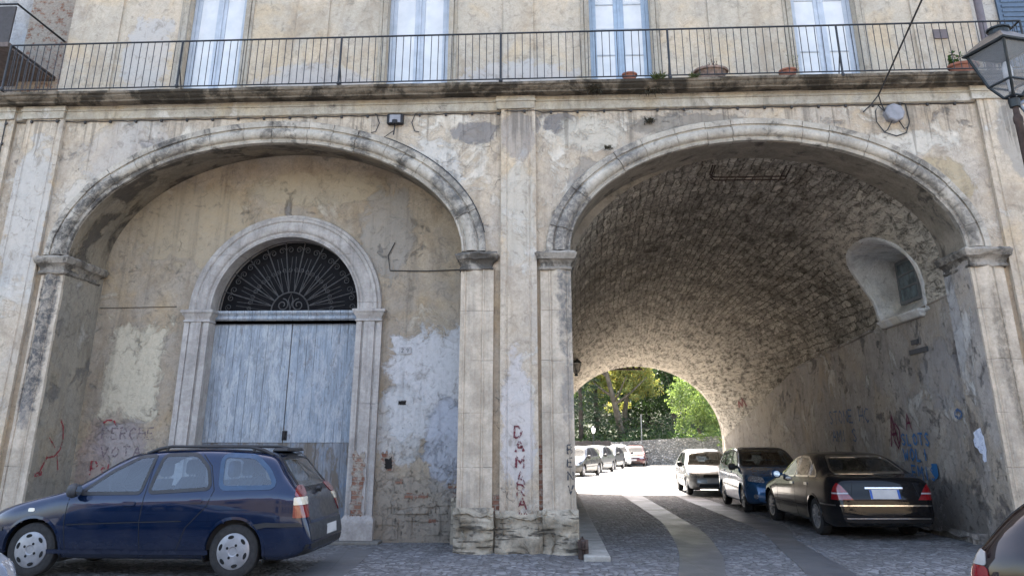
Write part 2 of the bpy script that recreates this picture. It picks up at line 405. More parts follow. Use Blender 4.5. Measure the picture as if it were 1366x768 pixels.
def vault_mat():
    t = NT('vault_rubble')
    P = t.pos
    fl = t.map(P, scale=(1, .42, 1))
    a = t.noise(1.1, 10, .7, P, .4); b = t.noise(6.5, 10, .75, fl, .7); fine = t.noise(24, 7, .72, P)
    c = t.ramp(t.m('ADD', t.m('MULTIPLY', a, .5), t.m('MULTIPLY', b, .5)), [(.36, (.10, .089, .075)), (.44, (.31, .28, .24)), (.52, (.54, .50, .43)), (.65, (.74, .69, .60))])
    # course lines running along the tunnel
    s = t.sep(P)
    ang = t.m('ARCTAN2', t.m('SUBTRACT', s[2], 3.2), t.m('SUBTRACT', s[0], 3.9))
    w = t.m('ADD', t.m('MULTIPLY', ang, 9.), t.m('MULTIPLY', t.noise(1.6, 6, .65, P), .5))
    fr = t.m('ABSOLUTE', t.m('SUBTRACT', t.m('FRACT', w), .5))
    ln = t.m('MULTIPLY', t.rng(fr, 0, .09, 1, 0), t.rng(t.noise(2.6, 6, .7, fl), .46, .62))
    sx = t.vor(2.6, t.map(t.vm('ADD', P, t.vm('MULTIPLY', t.noise(3, 5, .6, P, 0, True), (.3,.3,.3))), scale=(1.3, .6, 1.3)), 'DISTANCE_TO_EDGE')
    ru = t.m('MULTIPLY', t.rng(sx, 0, .06, 1, 0), t.rng(a, .45, .6))
    ln = t.m('MAXIMUM', t.m('MULTIPLY', ln, .8), t.m('MULTIPLY', ru, .7))
    c = t.mix(t.rng(fine, .34, .68, 0, .6), c, t.mix(1, c, (.35, .33, .31), 'MULTIPLY'))
    c = t.mix(t.m('MULTIPLY', ln, .6), c, (.035, .028, .022))
    cx_ = t.t.nodes.new('ShaderNodeCombineXYZ'); dn = t.sep(t.noise(2.2, 5, .65, P, 0, True))
    t.link(t.m('ADD', s[1], t.m('MULTIPLY', dn[0], .5)), cx_.inputs[0]); t.link(t.m('ADD', t.m('MULTIPLY', ang, 3.3), t.m('MULTIPLY', dn[1], .22)), cx_.inputs[1])
    bk = t.t.nodes.new('ShaderNodeTexBrick'); t.link(cx_.outputs[0], bk.inputs['Vector']); bk.inputs['Scale'].default_value = 1; bk.inputs['Brick Width'].default_value = .40; bk.inputs['Row Height'].default_value = .16
    bk.inputs['Mortar Size'].default_value = .016; bk.inputs['Mortar Smooth'].default_value = .5; bk.inputs['Color1'].default_value = (.62, .60, .58, 1); bk.inputs['Color2'].default_value = (1.25, 1.22, 1.18, 1); bk.inputs['Mortar'].default_value = (.30, .28, .26, 1)
    c = t.mix(t.rng(a, .36, .56, .25, .95), c, t.mix(1, c, bk.outputs[0], 'MULTIPLY'))
    ln = t.m('MAXIMUM', t.m('MULTIPLY', ln, .5), t.m('MULTIPLY', bk.outputs[1], .45))
    hole = t.rng(t.noise(9, 8, .75, fl, .6), .54, .62)
    c = t.mix(t.m('MULTIPLY', hole, .55), c, (.04, .032, .026))
    c = t.mix(t.rng(t.noise(2.2, 10, .75, t.map(P, scale=(1, .5, 1), loc=(7, 7, 7)), .6), .5, .62, 0, .7), c, t.mix(1, c, (.45, .42, .39), 'MULTIPLY'))
    c = t.mix(t.rng(t.noise(3.1, 10, .75, t.map(P, scale=(1, .5, 1), loc=(17, 1, 3)), .6), .56, .64, 0, .6), c, (.56, .51, .44))
    # paler towards the far end, grey-white stone round the lunette
    far = t.m('MULTIPLY', t.rng(s[1], 9.5, 15., 0, 1), .9)
    nearw = t.patch(2.8, 5.0, 2.3, 1.3, b, plane='yz', amt=.9)
    nearw = t.m('MULTIPLY', nearw, t.rng(s[0], 5.2, 6.6, 0, .95))
    wm = t.m('MAXIMUM', far, nearw)
    c = t.mix(t.m('MULTIPLY', wm, t.rng(b, .40, .56, .1, .85)), c, (.66, .59, .49))
    h = t.m('ADD', t.m('MULTIPLY', b, 1.), t.m('SUBTRACT', t.m('MULTIPLY', fine, .5), t.m('ADD', t.m('MULTIPLY', ln, .6), t.m('MULTIPLY', hole, .6))))
    return t.set(color=c, rough=.95, normal=t.bump(h, 1., .05), spec=.15)
M['vault'] = vault_mat()
M['tunnel_wall'] = plaster('tunnel_wall_plaster', (.49, .44, .39), (.38, .345, .315), (.60, .575, .54), (.17, .155, .15), .55, .56, patches=[
    (.8, 3.7, .25, .9, (.40, .40, .41), .6, False), (2.2, 2.8, .8, .6, (.33, .32, .33), .5, False), (3.0, .45, 2.2, .5, (.17, .16, .15), .8, False),
    (15., 1.5, 3.0, 2.2, (.45, .40, .33), .7, False), (1.1, 1.6, .5, .65, (.24, .205, .175), .8, False)], streak=.6, seed=21., plane='yz', bumpk=1., low_dirt=.4, crumb=2.2)

bld = empty('arcaded_building')
tag(bld, 'old arcaded building with two large arches, peeling plaster and a tunnel', 'building')

# ---- arch shapes (front plane y = 0)
LA = dict(cx=-4.91, hw=3.49, sp=4.72, rise=2.06)
RA = dict(cx=3.805, hw=3.345, sp=4.72, rise=1.98)
def arch_pt(A, a, off=0.0):
    """a from 0 (right spring) to pi (left)"""
    x = A['hw']*cos(a); z = A['rise']*sin(a)
    nx, nz = cos(a)/A['hw'], sin(a)/A['rise']; l = sqrt(nx*nx+nz*nz) or 1
    return (A['cx']+x+off*nx/l, A['sp']+z+off*nz/l)
def arch_z(A, x):
    d = (x-A['cx'])/A['hw']
    return A['sp'] + A['rise']*sqrt(max(0, 1-d*d)) if abs(d) < 1 else None

# ---- facade wall sheet with two arch openings
w = MB()
ZT = 7.36
def column(x0, x1, f0, f1, n=10):
    w.grid([[(x0, 0, lerp(f0, ZT, i/n)) for i in range(n+1)], [(x1, 0, lerp(f1, ZT, i/n)) for i in range(n+1)]])
for A in (LA, RA):
    N = 90
    for i in range(N):
        a0, a1 = pi - pi*i/N, pi - pi*(i+1)/N
        (x0, z0), (x1, z1) = arch_pt(A, a0), arch_pt(A, a1)
        column(x0, x1, z0, z1, 6)
for x0, x1 in ((-10.9, LA['cx']-LA['hw']), (LA['cx']+LA['hw'], RA['cx']-RA['hw']), (RA['cx']+RA['hw'], 8.95)):
    column(x0, x1, -.2, -.2, 20)
o = w.build('wall', M['facade'], bld)

# ---- reveals / recess behind left arch
REC = 1.25
w = MB()
N = 64
rows = []
for k in range(9):
    t = k/8; y = REC*t; g = .22*t
    rows.append([(arch_pt(LA, pi*i/N)[0], y, arch_pt(LA, pi*i/N)[1] + g*sin(pi*i/N)) for i in range(N+1)])
w.grid(rows)
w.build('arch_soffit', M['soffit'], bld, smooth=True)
for x in (LA['cx']-LA['hw'], LA['cx']+LA['hw']):
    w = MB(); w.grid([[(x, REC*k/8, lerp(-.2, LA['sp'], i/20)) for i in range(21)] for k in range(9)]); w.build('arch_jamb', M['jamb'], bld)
# recess back wall with the doorway cut out
D = dict(cx=-4.83, r=1.375, sp=3.93)
w = MB()
xl, xr = LA['cx']-LA['hw']-.02, LA['cx']+LA['hw']+.02
def topz(x):
    d = (x-LA['cx'])/(LA['hw']+.02)
    return LA['sp'] + (LA['rise']+.24)*sqrt(max(0, 1-d*d))
def bcol(x0, x1, f0, f1, n=14):
    w.grid([[(x0, REC, lerp(f0, topz(x0), i/n)) for i in range(n+1)], [(x1, REC, lerp(f1, topz(x1), i/n)) for i in range(n+1)]])
nn = 24
for i in range(nn):
    bcol(lerp(xl, D['cx']-D['r'], i/nn), lerp(xl, D['cx']-D['r'], (i+1)/nn), -.2, -.2)
    bcol(lerp(D['cx']+D['r'], xr, i/nn), lerp(D['cx']+D['r'], xr, (i+1)/nn), -.2, -.2)
N = 60
for i in range(N):
    a0, a1 = pi-pi*i/N, pi-pi*(i+1)/N
    bcol(D['cx']+D['r']*cos(a0), D['cx']+D['r']*cos(a1), D['sp']+D['r']*sin(a0), D['sp']+D['r']*sin(a1))
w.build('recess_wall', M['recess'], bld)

# ---- archivolts: profiled, in separate voussoirs with worn joints
def archivolt(A, prof, n, name, mat, seed, gap=.009, jit=.011, seg=9):
    w = MB(); r = random.Random(seed)
    cuts = [0]
    for i in range(n): cuts.append(cuts[-1] + r.uniform(.75, 1.25))
    tot = cuts[-1]; cuts = [c/tot*pi for c in cuts]
    for a0, a1 in zip(cuts, cuts[1:]):
        g = gap/A['hw']/2; dy = r.uniform(-jit, jit); dr = r.uniform(-jit, jit)*.6
        rows = []
        for k in range(seg+1):
            a = lerp(a0+g, a1-g, k/seg); row = []
            for off, y in prof:
                x, z = arch_pt(A, a, off+dr)
                wob = .014*fbm((x*4, off*7, z*4), 4)
                row.append((x, y+dy+wob, z))
            rows.append(row)
        w.grid(rows)
        w.add(rows[0], [tuple(range(len(prof)))]); w.add(rows[-1], [tuple(range(len(prof)))[::-1]])
    return w.build(name, mat, bld, smooth=True, angle=40)
PROF = [(.0,.05),(0,-.07),(.035,-.085),(.05,-.06),(.075,-.06)] + [(.075+.2*(1-cos(t*pi/6))/2, -.06-.085*sin(t*pi/6)) for t in range(1,6)] + [(.275,-.065),(.30,-.065),(.305,-.095),(.40,-.10),(.415,-.075),(.42,.03)]
archivolt(LA, PROF, 21, 'archivolt', M['archivolt'], 3)
archivolt(RA, PROF, 19, 'archivolt', M['archivolt'], 9)

# ---- pilasters
def strip(x0, x1, y, z0, z1, name, mat, groove=True, parent=bld):
    w = MB(); nz = 40
    prof = [(x0, .02), (x0, y)]
    if groove:
        a = x0+.09; b = x1-.09
        prof += [(a, y), (a+.012, y+.014), (a+.03, y+.014), (a+.04, y), (b-.04, y), (b-.03, y+.014), (b-.012, y+.014), (b, y)]
    prof += [(x1, y), (x1, .02)]
    w.grid([[(px + .006*fbm((px*2, z*1.5, 1), 2), py + .008*fbm((px*2, z*2, 4), 3), z) for px, py in prof] for z in [lerp(z0, z1, i/nz) for i in range(nz+1)]])
    return w.build(name, mat, parent)
strip(-.74, -.12, -.085, .5, 7.52, 'pilaster', M['pilaster'])
strip(-9.63, -8.91, -.085, .0, 7.52, 'pilaster', M['pilaster'])
strip(-10.62, -9.86, -.085, .0, 7.60, 'pilaster', M['pilaster'])
strip(7.80, 8.52, -.085, .0, 7.52, 'pilaster', M['pilaster'])

# ---- pier shafts under the imposts and the imposts themselves
def shaft(x0, x1, name='pier_shaft', z0=.55, flip=False):
    w = MB(); nz = 44; y = -.05
    W_ = x1-x0
    prof = [(0, .02), (0, y), (.10, y), (.115, y-.02), (.14, y-.02), (.16, y)]
    n = 7
    prof += [(.16+.5*k/n, y-.045*sin(pi*k/n)) for k in range(1, n)]
    prof += [(.66, y), (.68, y-.02), (.71, y-.02), (.725, y), (1, y), (1, .02)]
    if flip: prof = [(1-a, b) for a, b in prof][::-1]
    def P(a, b, z):
        x = x0+a*W_
        return (x + .007*fbm((x*2, z*1.7, 3), 2), b + .014*fbm((x*3, z*2.2, 9), 4), z)
    w.grid([[P(a, b, z) for a, b in prof] for z in [lerp(z0, 4.42, i/nz) for i in range(nz+1)]])
    return w.build(name, M['shaft'], bld, smooth=True, angle=40)
shaft(-8.80, -8.40, z0=0); shaft(-1.42, -.86); shaft(-.06, .46, flip=True); shaft(7.15, 7.70, z0=0)
IMP = [(4.38,0),(4.40,.02),(4.425,.02),(4.44,.0),(4.50,.005),(4.535,.03),(4.56,.055),(4.565,.075),(4.60,.085),(4.63,.10),(4.665,.105),(4.67,.085),(4.70,.07)]
def impost(x0, x1, y1):
    w = MB(); w.moulded(x0, x1, -.085, y1, IMP, True)
    return erode(w.build('impost', M['impost'], bld), .035, .016, 6., x0, .010, .03)
impost(-8.82, -8.40, REC-.13); impost(-1.42, -.87, REC-.13); impost(-.05, .46, .86); impost(7.15, 7.74, .86)

# ---- eroded rock bases of the pier
def rock(x0, x1, y0, y1, z0, z1, seed, amp=.06, name='pier_base', mat=None, layers=0., parent=bld, bulge=0.):
    w = MB(); nx = max(6, int((x1-x0)/.035)); ny = max(5, int((y1-y0)/.05)); nz = max(6, int((z1-z0)/.03))
    def dis(p, nrm):
        q = Vector(p)
        d = amp*(fbm(q*2.6+Vector((seed, 0, 0)), 4)*1.2)
        d += bulge*sin(2.2*pi*(q.z-z0)/(z1-z0)+seed)
        if layers: d += layers*(mnoise.noise(Vector((q.x*.9+seed, q.y, q.z*13)))+.4*mnoise.noise(Vector((q.x*3, q.y, q.z*30+seed))))
        e = 0
        for c, a, b in ((q.x, x0, x1), (q.z, z0-1, z1)):
            e = max(e, 1-min(c-a, b-c)/.16) if min(c-a, b-c) < .16 else e
        d -= .085*e*e
        return q + Vector(nrm)*d
    F = lambda u, v, a, b, c, d_: None
    w.grid([[dis((lerp(x0,x1,i/nx), y0, lerp(z0,z1,j/nz)), (0,-1,0)) for i in range(nx+1)] for j in range(nz+1)])
    w.grid([[dis((x0, lerp(y0,y1,i/ny), lerp(z0,z1,j/nz)), (-1,0,0)) for i in range(ny+1)] for j in range(nz+1)])
    w.grid([[dis((x1, lerp(y0,y1,i/ny), lerp(z0,z1,j/nz)), (1,0,0)) for i in range(ny+1)] for j in range(nz+1)])
    w.grid([[dis((lerp(x0,x1,i/nx), lerp(y0,y1,j/ny), z1), (0,0,1)) for i in range(nx+1)] for j in range(ny+1)])
    return w.build(name, mat or M['rock'], parent, smooth=True, angle=180)
rock(-1.46, -.83, -.21, .3, -.15, .64, 1.3, .20, layers=.05, bulge=.035)
rock(-.81, -.07, -.17, .3, -.15, .60, 5.7, .15, layers=.02, bulge=.02)
rock(-.07, .49, -.21, .75, -.15, .62, 8.1, .19, layers=.055, bulge=.035)
rock(-8.95, -8.36, -.14, .4, -.1, .30, 9.4, .04)
rock(7.10, 7.82, -.14, .5, -.1, .30, 3.4, .04)
# brick showing where the plaster has fallen
def flat(x0, x1, y, z0, z1, name, mat, seed=0, rough=.05, parent=bld, n=18):
    """thin slab with a ragged outline"""
    pts = []
    r = random.Random(seed)
    for k in range(n): pts.append((lerp(x0, x1, k/n), z0 + r.uniform(-rough, rough)*.6))
    for k in range(n): pts.append((x1 + r.uniform(-rough, rough)*.5, lerp(z0, z1, k/n)))
    for k in range(n): pts.append((lerp(x1, x0, k/n), z1 + r.uniform(-rough, rough)))
    for k in range(n): pts.append((x0 + r.uniform(-rough, rough)*.5, lerp(z1, z0, k/n)))
    w = MB(); w.prism(pts, y, y+.03); return w.build(name, mat, parent)
flat(-.125, -.055, -.012, .55, 1.55, 'exposed_brick', M['brick'], 1, .02)
flat(-.855, -.745, -.012, .55, .82, 'exposed_brick', M['brick'], 2, .02)
w = MB(); 
strip(-.87, -.74, -.006, .5, 4.4, 'pier_strip', M['strip'], groove=False); strip(-.12, -.05, -.006, 1.5, 4.4, 'pier_strip', M['strip'], groove=False)
strip(7.70, 7.80, -.006, .0, 4.4, 'pier_strip', M['strip'], groove=False); strip(-8.91, -8.80, -.006, 0, 4.4, 'pier_strip', M['strip'], groove=False)

# ragged masonry at the foot of the recess wall
for (x0, x1, z0, z1, s) in ((-2.45, -2.05, .70, .76, 3), (-1.62, -1.48, .28, .78, 5), (-2.62, -2.5, .93, .98, 6), (-2.02, -1.88, .30, .36, 8), (-1.70, -1.50, .86, .93, 9)):
    flat(x0, x1, REC-.012, z0, z1, 'exposed_brick', M['brick'], s, .03)
for (x0, x1, z0, z1, s) in ((-2.75, -1.95, .45, .62, 2.), (-2.4, -1.75, .12, .42, 3.), (-2.9, -2.45, .05, .36, 4.), (-1.9, -1.5, .05, .25, 6.), (-2.0, -1.62, .45, .66, 6.5)):
    rock(x0, x1, REC-.016, REC+.1, z0, z1, s, .05, name='masonry_block', mat=M['recess'])
w = MB(); r0 = random.Random(4)
for k in range(4): pass
rock(-1.62, -1.40, REC-.30, REC, -.1, .72, 17., .10, name='masonry_block', layers=.03)
# socket hole in the recess wall with brick rim
M['void'] = plain('dark_void', (.012, .01, .009), .95)
flat(-2.88, -2.66, REC-.01, 1.13, 1.43, 'exposed_brick', M['brick_pale'], 12, .04)
flat(-2.82, -2.70, REC-.016, 1.17, 1.34, 'wall_socket', M['void'], 13, .03)
flat(-2.63, -2.50, REC-.010, 2.24, 2.31, 'wall_socket', M['void'], 14, .02)

# ---- doorway surround
for sgn in (-1, 1):
    w = MB()
    for (a, b, y) in ((D['r'], D['r']+.10, 1.13), (D['r']+.10, D['r']+.145, 1.165), (D['r']+.145, D['r']+.34, 1.12), (D['r']+.34, D['r']+.375, 1.16), (D['r']+.375, D['r']+.47, 1.14)):
        x0, x1 = sorted((D['cx']+sgn*a, D['cx']+sgn*b))
        ww = w
        ww.grid([[(x0, 1.26, z), (x0, y+.006*fbm((x0, z*2, 1), 3), z), (x1, y+.006*fbm((x1, z*2, 1), 3), z), (x1, 1.26, z)] for z in [lerp(.42, 3.74, i/24) for i in range(25)]])
    xj = D['cx']+sgn*D['r']
    w.grid([[(xj, y, z) for y in (1.262, 1.40, 1.55)] for z in (0., 1.2, 2.4, 3.93)])
    w.build('door_jamb', M['door_stone'], bld)
DA = dict(cx=D['cx'], hw=D['r'], sp=D['sp'], rise=D['r'])
DP = [(0,.52),(0,-.0),(.03,-.01),(.05,.02),(.09,.02)] + [(.09+.19*(1-cos(t*pi/6))/2, .02-.05*sin(t*pi/6)) for t in range(1,6)] + [(.29,.01),(.31,-.015),(.36,-.02),(.38,.02),(.43,.03),(.445,.10)]
DP = [(a, b+1.13) for a, b in DP]
archivolt(DA, DP, 9, 'door_arch', M['door_stone'], 22, gap=.003, jit=.002, seg=8)
for sgn in (-1, 1):
    x0, x1 = sorted((D['cx']+sgn*D['r'], D['cx']+sgn*(D['r']+.46)))
    w = MB(); w.moulded(x0, x1, 1.125, 1.5, [(3.70,0),(3.71,.02),(3.735,.02),(3.75,.0),(3.80,.015),(3.84,.045),(3.87,.05),(3.875,.07),(3.92,.075),(3.93,.06)])
    erode(w.build('door_impost', M['door_stone'], bld), .04, .006, 6., sgn)
    w = MB(); w.moulded(x0, x1, 1.12, 1.5, [(-.1,.05),(.36,.05),(.38,.035),(.43,.0)]); erode(w.build('door_plinth', M['door_stone'], bld), .05, .014, 4., sgn, 0, .02)
flat(-3.36, -3.16, 1.105, .44, 1.42, 'exposed_brick', M['brick_pale'], 31, .05)

# ---- the old door: two weathered leaves, patched lower part, transom, fanlight grille
def wood_mat(name, base, worn, seed, under=(.20, .19, .19)):
    t = NT(name)
    P = t.map(t.pos, loc=(seed, 0, seed))
    g = t.map(P, scale=(30, 30, 1.6))
    gr = t.noise(1, 9, .7, g, .4); bl = t.noise(2.2, 9, .7, t.map(P, scale=(2.2, 1, .8)), .5)
    c = t.mix(t.rng(gr, .36, .66), tuple(x*.75 for x in base), tuple(x*1.15 for x in base))
    c = t.mix(t.rng(bl, .47, .58, 0, .85), c, worn)
    c = t.mix(t.rng(t.noise(1.4, 9, .75, t.map(P, scale=(1.6, 1, .7), loc=(4, 4, 4)), .6), .52, .66, 0, .6), c, tuple(a*.55 for a in base))
    c = t.mix(t.rng(t.noise(7, 9, .8, t.map(P, scale=(2, 2, .6)), .6), .52, .64, 0, .75), c, under)
    c = t.mix(t.rng(t.noise(40, 4, .7, t.map(P, scale=(1, 1, .3))), .4, .7, 0, .45), c, tuple(a*.5 for a in base))
    x = t.sep(t.pos)[0]
    fr = t.m('ABSOLUTE', t.m('SUBTRACT', t.m('FRACT', t.m('DIVIDE', t.m('ADD', x, 8.), .152)), .5))
    j = t.m('MULTIPLY', t.rng(t.m('ADD', fr, t.m('MULTIPLY', bl, .03)), .02, .06, 1, 0), t.rng(t.noise(3, 5, .6, t.map(t.pos, scale=(1, 1, .5))), .38, .56, .1, .9))
    c = t.mix(t.m('MULTIPLY', j, .85), c, (.03, .035, .045))
    h = t.m('SUBTRACT', t.m('ADD', t.m('MULTIPLY', gr, .6), t.m('MULTIPLY', bl, .3)), j)
    return t.set(color=c, rough=.85, normal=t.bump(h, .6, .012), spec=.25)
M['door'] = wood_mat('faded_blue_planks', (.31, .345, .39), (.41, .43, .45), 2., (.17, .165, .165))
M['door2'] = wood_mat('faded_blue_planks_grey', (.285, .325, .375), (.37, .39, .42), 9., (.16, .15, .15))
M['door_low'] = wood_mat('patched_door_foot', (.22, .23, .25), (.13, .10, .07), 5., (.17, .23, .32))
door = MB(); door.box(D['cx']-D['r'], D['cx']+.09, 1.44, 1.48, 1.60, 3.70); door.build('door_leaf', M['door'], bld, bevel=.004)
door = MB(); door.box(D['cx']+.105, D['cx']+D['r'], 1.45, 1.49, 1.60, 3.70); dl = door.build('door_leaf', M['door2'], bld, bevel=.004)
door = MB(); door.box(D['cx']-D['r'], D['cx']+D['r'], 1.455, 1.5, -.1, 1.595); door.build('door_foot_panel', M['door_low'], bld)
hd = MB(); hd.tube([(D['cx']+.13, 1.43, 1.78), (D['cx']+.13, 1.40, 1.76), (D['cx']+.13, 1.40, 1.68), (D['cx']+.13, 1.43, 1.66)], .012, 6); hd.box(D['cx']+.08, D['cx']+.17, 1.437, 1.45, 1.64, 1.80)
M['iron'] = plain('dark_iron', (.025, .024, .026), .55, .6, var=.3)
hd.build('lock', M['iron'], dl)
M['transom'] = wood_mat('faded_blue_transom', (.30, .345, .40), (.40, .42, .45), 13.)
w = MB(); 
w.moulded(D['cx']-D['r']+.002, D['cx']+D['r']-.002, 1.40, 1.52, [(3.70,0),(3.74,.0),(3.76,.0)]); 
w.add(*[[(D['cx']-D['r'], y, z) for y, z in ((1.40,3.70),(1.40,3.76),(1.36,3.79),(1.36,3.83),(1.39,3.85),(1.34,3.90),(1.34,3.94),(1.45,3.945))]+[(D['cx']+D['r'], y, z) for y, z in ((1.40,3.70),(1.40,3.76),(1.36,3.79),(1.36,3.83),(1.39,3.85),(1.34,3.90),(1.34,3.94),(1.45,3.945))], [(i, i+1, i+9, i+8) for i in range(7)]])
w.build('door_transom', M['transom'], bld)
# fanlight
w = MB(); N = 40
w.add([(D['cx'], 1.62, D['sp'])]+[(D['cx']+D['r']*1.02*cos(pi*i/N), 1.62, D['sp']+D['r']*1.02*sin(pi*i/N)) for i in range(N+1)], [(0, i+1, i+2) for i in range(N)])
M['dark_glass'] = plain('dark_fanlight_glass', (.010, .010, .012), .7, spec=.12)
fan = w.build('fanlight', M['dark_glass'], bld)
M['grille'] = plain('fanlight_iron', (.055, .052, .052), .6, .3, var=.35)
w = MB(); fc = Vector((D['cx'], 1.50, D['sp']+.02))
def fp(r, a): return (fc.x+r*cos(a), fc.y, fc.z+r*sin(a))
def arc(cx, cz, r, a0, a1, n=14): return [(cx+r*cos(lerp(a0,a1,k/n)), fc.y, cz+r*sin(lerp(a0,a1,k/n))) for k in range(n+1)]
def scroll(p, ang, r, hand, turns=1.3):
    pts = []
    for k in range(22):
        t = k/21; a = ang + hand*2*pi*turns*t; rr = r*(1-.75*t)
        pts.append((p[0]+rr*cos(a), p[1], p[2]+rr*sin(a)))
    return pts
w.tube([fp(.36, pi*k/24) for k in range(25)], .014, 6)
w.tube([fp(D['r']-.02, pi*k/48) for k in range(49)], .014, 6)
nb = 11
for k in range(nb+1):
    a = pi*k/nb
    if 0 < k < nb or True: w.tube([fp(.36, a), fp(D['r']-.02, a)], .012, 6)
for k in range(nb):
    am = pi*(k+.5)/nb
    for s in (-1, 1):
        w.tube([fp(.40, am+s*pi/nb*.42), fp(1.05, am+s*pi/nb*.12)], .006, 5)
        w.tube(scroll(fp(1.19, am+s*.075), am+pi/2*s, .065, -s), .008, 5)
        w.tube(scroll(fp(.80, am+s*.075), am+pi/2*s, .05, s), .007, 5)
for s in (-1, 1):
    w.tube(scroll((fc.x+s*.15, fc.y, fc.z+.12), pi/2, .12, s, 1.4), .011, 6)
w.tube([(fc.x, fc.y, fc.z+.03), (fc.x+.045, fc.y, fc.z+.22), (fc.x, fc.y, fc.z+.34), (fc.x-.045, fc.y, fc.z+.22), (fc.x, fc.y, fc.z+.03)], .010, 6)
w.build('grille', M['grille'], fan)

# ---- house number
M['plate'] = plain('enamel_plate', (.33, .32, .32), .6, var=.25)
M['ink'] = plain('faded_ink', (.10, .11, .12), .8)
w = MB(); w.box(-2.66, -2.44, REC-.022, REC-.004, 3.12, 3.25); npl = w.build('house_number', M['plate'], bld)

# ---- stroke lettering
GL = {'A': [[(0,0),(.5,1),(1,0)],[(.2,.4),(.8,.4)]], 'B': [[(0,0),(0,1),(.6,1),(.8,.8),(.6,.55),(0,.52)],[(.6,.52),(.9,.28),(.6,0),(0,0)]],
 'C': [[(.9,.85),(.5,1),(.1,.7),(.1,.3),(.5,0),(.9,.15)]], 'D': [[(0,0),(0,1)],[(-.1,1),(.5,.95),(.9,.55),(.5,.1),(0,0)]], 'E': [[(.9,1),(0,1),(0,0),(.9,0)],[(0,.5),(.7,.5)]],
 'H': [[(0,0),(0,1)],[(1,0),(1,1)],[(0,.5),(1,.5)]], 'I': [[(.5,0),(.5,1)]], 'L': [[(0,1),(0,0),(.8,0)]], 'M': [[(0,0),(0,1),(.5,.4),(1,1),(1,0)]], 'N': [[(0,0),(0,1),(1,0),(1,1)]],
 'O': [[(.5,0),(.1,.3),(.1,.7),(.5,1),(.9,.7),(.9,.3),(.5,0)]], 'P': [[(0,0),(0,1),(.6,1),(.85,.75),(.6,.5),(0,.5)]], 'R': [[(0,0),(0,1),(.6,1),(.85,.75),(.6,.5),(0,.5)],[(.4,.5),(.9,0)]],
 'S': [[(.9,.85),(.5,1),(.1,.8),(.5,.5),(.9,.25),(.5,0),(.1,.15)]], 'T': [[(0,1),(1,1)],[(.5,1),(.5,0)]], 'U': [[(0,1),(0,.2),(.5,0),(1,.2),(1,1)]], 'V': [[(0,1),(.5,0),(1,1)]], 'W': [[(0,1),(.25,0),(.5,.7),(.75,0),(1,1)]],
 'h': [[(0,1),(0,0)],[(0,.5),(.5,.6),(.7,.4),(.7,0)]], 'o': [[(.5,0),(.1,.3),(.5,.6),(.9,.3),(.5,0)]], '2': [[(.1,.8),(.5,1),(.85,.75),(.1,0),(.9,0)]], '9': [[(.85,.65),(.5,.45),(.15,.7),(.5,1),(.85,.75),(.8,.3),(.4,0)]], 'c': [[(.8,.6),(.4,.7),(.1,.35),(.4,0),(.8,.1)]]}
def ribbon(w, pts, wd, place, seed=0):
    """flat painted stroke; pts are 2-D, place maps (u,v) -> 3-D on the wall"""
    r = random.Random(seed); P = []
    for a, b in zip(pts, pts[1:]):
        n = max(2, int(math.hypot(b[0]-a[0], b[1]-a[1])/(wd*.8)))
        P += [(lerp(a[0], b[0], k/n), lerp(a[1], b[1], k/n)) for k in range(n)]
    P.append(pts[-1]); rows = []
    for i, p in enumerate(P):
        a = P[max(0, i-1)]; b = P[min(len(P)-1, i+1)]
        tx, ty = b[0]-a[0], b[1]-a[1]; l = math.hypot(tx, ty) or 1
        nx, ny = -ty/l, tx/l; h = wd*.5*r.uniform(.7, 1.2)
        rows.append([place(p[0]+nx*h, p[1]+ny*h), place(p[0]-nx*h, p[1]-ny*h)])
    w.grid(rows)
def glyph(w, ch, u, v, cw, chh, wd, place, seed=0):
    r = random.Random(seed)
    for k, st in enumerate(GL[ch]):
        ribbon(w, [(u+(a+r.uniform(-.05,.05))*cw, v+(b+r.uniform(-.04,.04))*chh) for a, b in st], wd, place, seed+k)
def paint(name, col, cover=.5):
    t = NT(name)
    a = t.rng(t.noise(22, 8, .75), cover-.06, cover+.06)
    return t.set(color=col, rough=.8, alpha=a)
M['g_red'] = paint('dark_red_spray', (.13, .02, .03), .47); M['g_black'] = paint('black_spray', (.05, .05, .055), .45)
M['g_red2'] = paint('bright_red_spray', (.26, .03, .04), .47); M['g_ghost'] = paint('faded_grey_spray', (.17, .13, .14), .50)
M['g_blue'] = paint('blue_spray', (.02, .14, .36), .42); M['g_blue2'] = paint('faded_blue_spray', (.05, .11, .24), .46); M['g_purple'] = paint('plum_spray', (.15, .02, .06), .42)
FX = lambda y: (lambda u, v: (u, y, v))
def letters(chars, col, name, place, seed=0, parent=bld):
    w = MB()
    for i, (ch, u, v, cw, hh, wd) in enumerate(chars): glyph(w, ch, u, v, cw, hh, wd, place, seed+i*7)
    return w.build(name, M[col], parent, fix=False)
letters([('2', -2.62, 3.15, .05, .075, .012), ('9', -2.53, 3.15, .05, .075, .012)], 'ink', 'house_number_digits', FX(REC-.025), parent=npl)
zz = [1.67, 1.46, 1.22, .98, .80, .62]
letters([(c, -.50+.01*i, zz[i], .13, .18, .034 if i < 3 else .026) for i, c in enumerate('DAMARA')] + [('h', -.43, .53, .05, .08, .015), ('o', -.36, .53, .05, .08, .015)], 'g_red', 'graffiti', FX(-.102), 3)
letters([(c, .335-.0*i, z, .085, .13, .024) for i, (c, z) in enumerate(zip('BENV', (1.43, 1.24, 1.04, .84)))], 'g_black', 'graffiti', FX(-.115), 5)
letters([(c, -7.95+.165*i, 1.66, .12, .19, .028) for i, c in enumerate('PERCHE')] + [(c, -7.93+.20*i, 1.36, .13, .17, .026) for i, c in enumerate('VOTA')], 'g_ghost', 'graffiti', FX(REC-.006), 8)
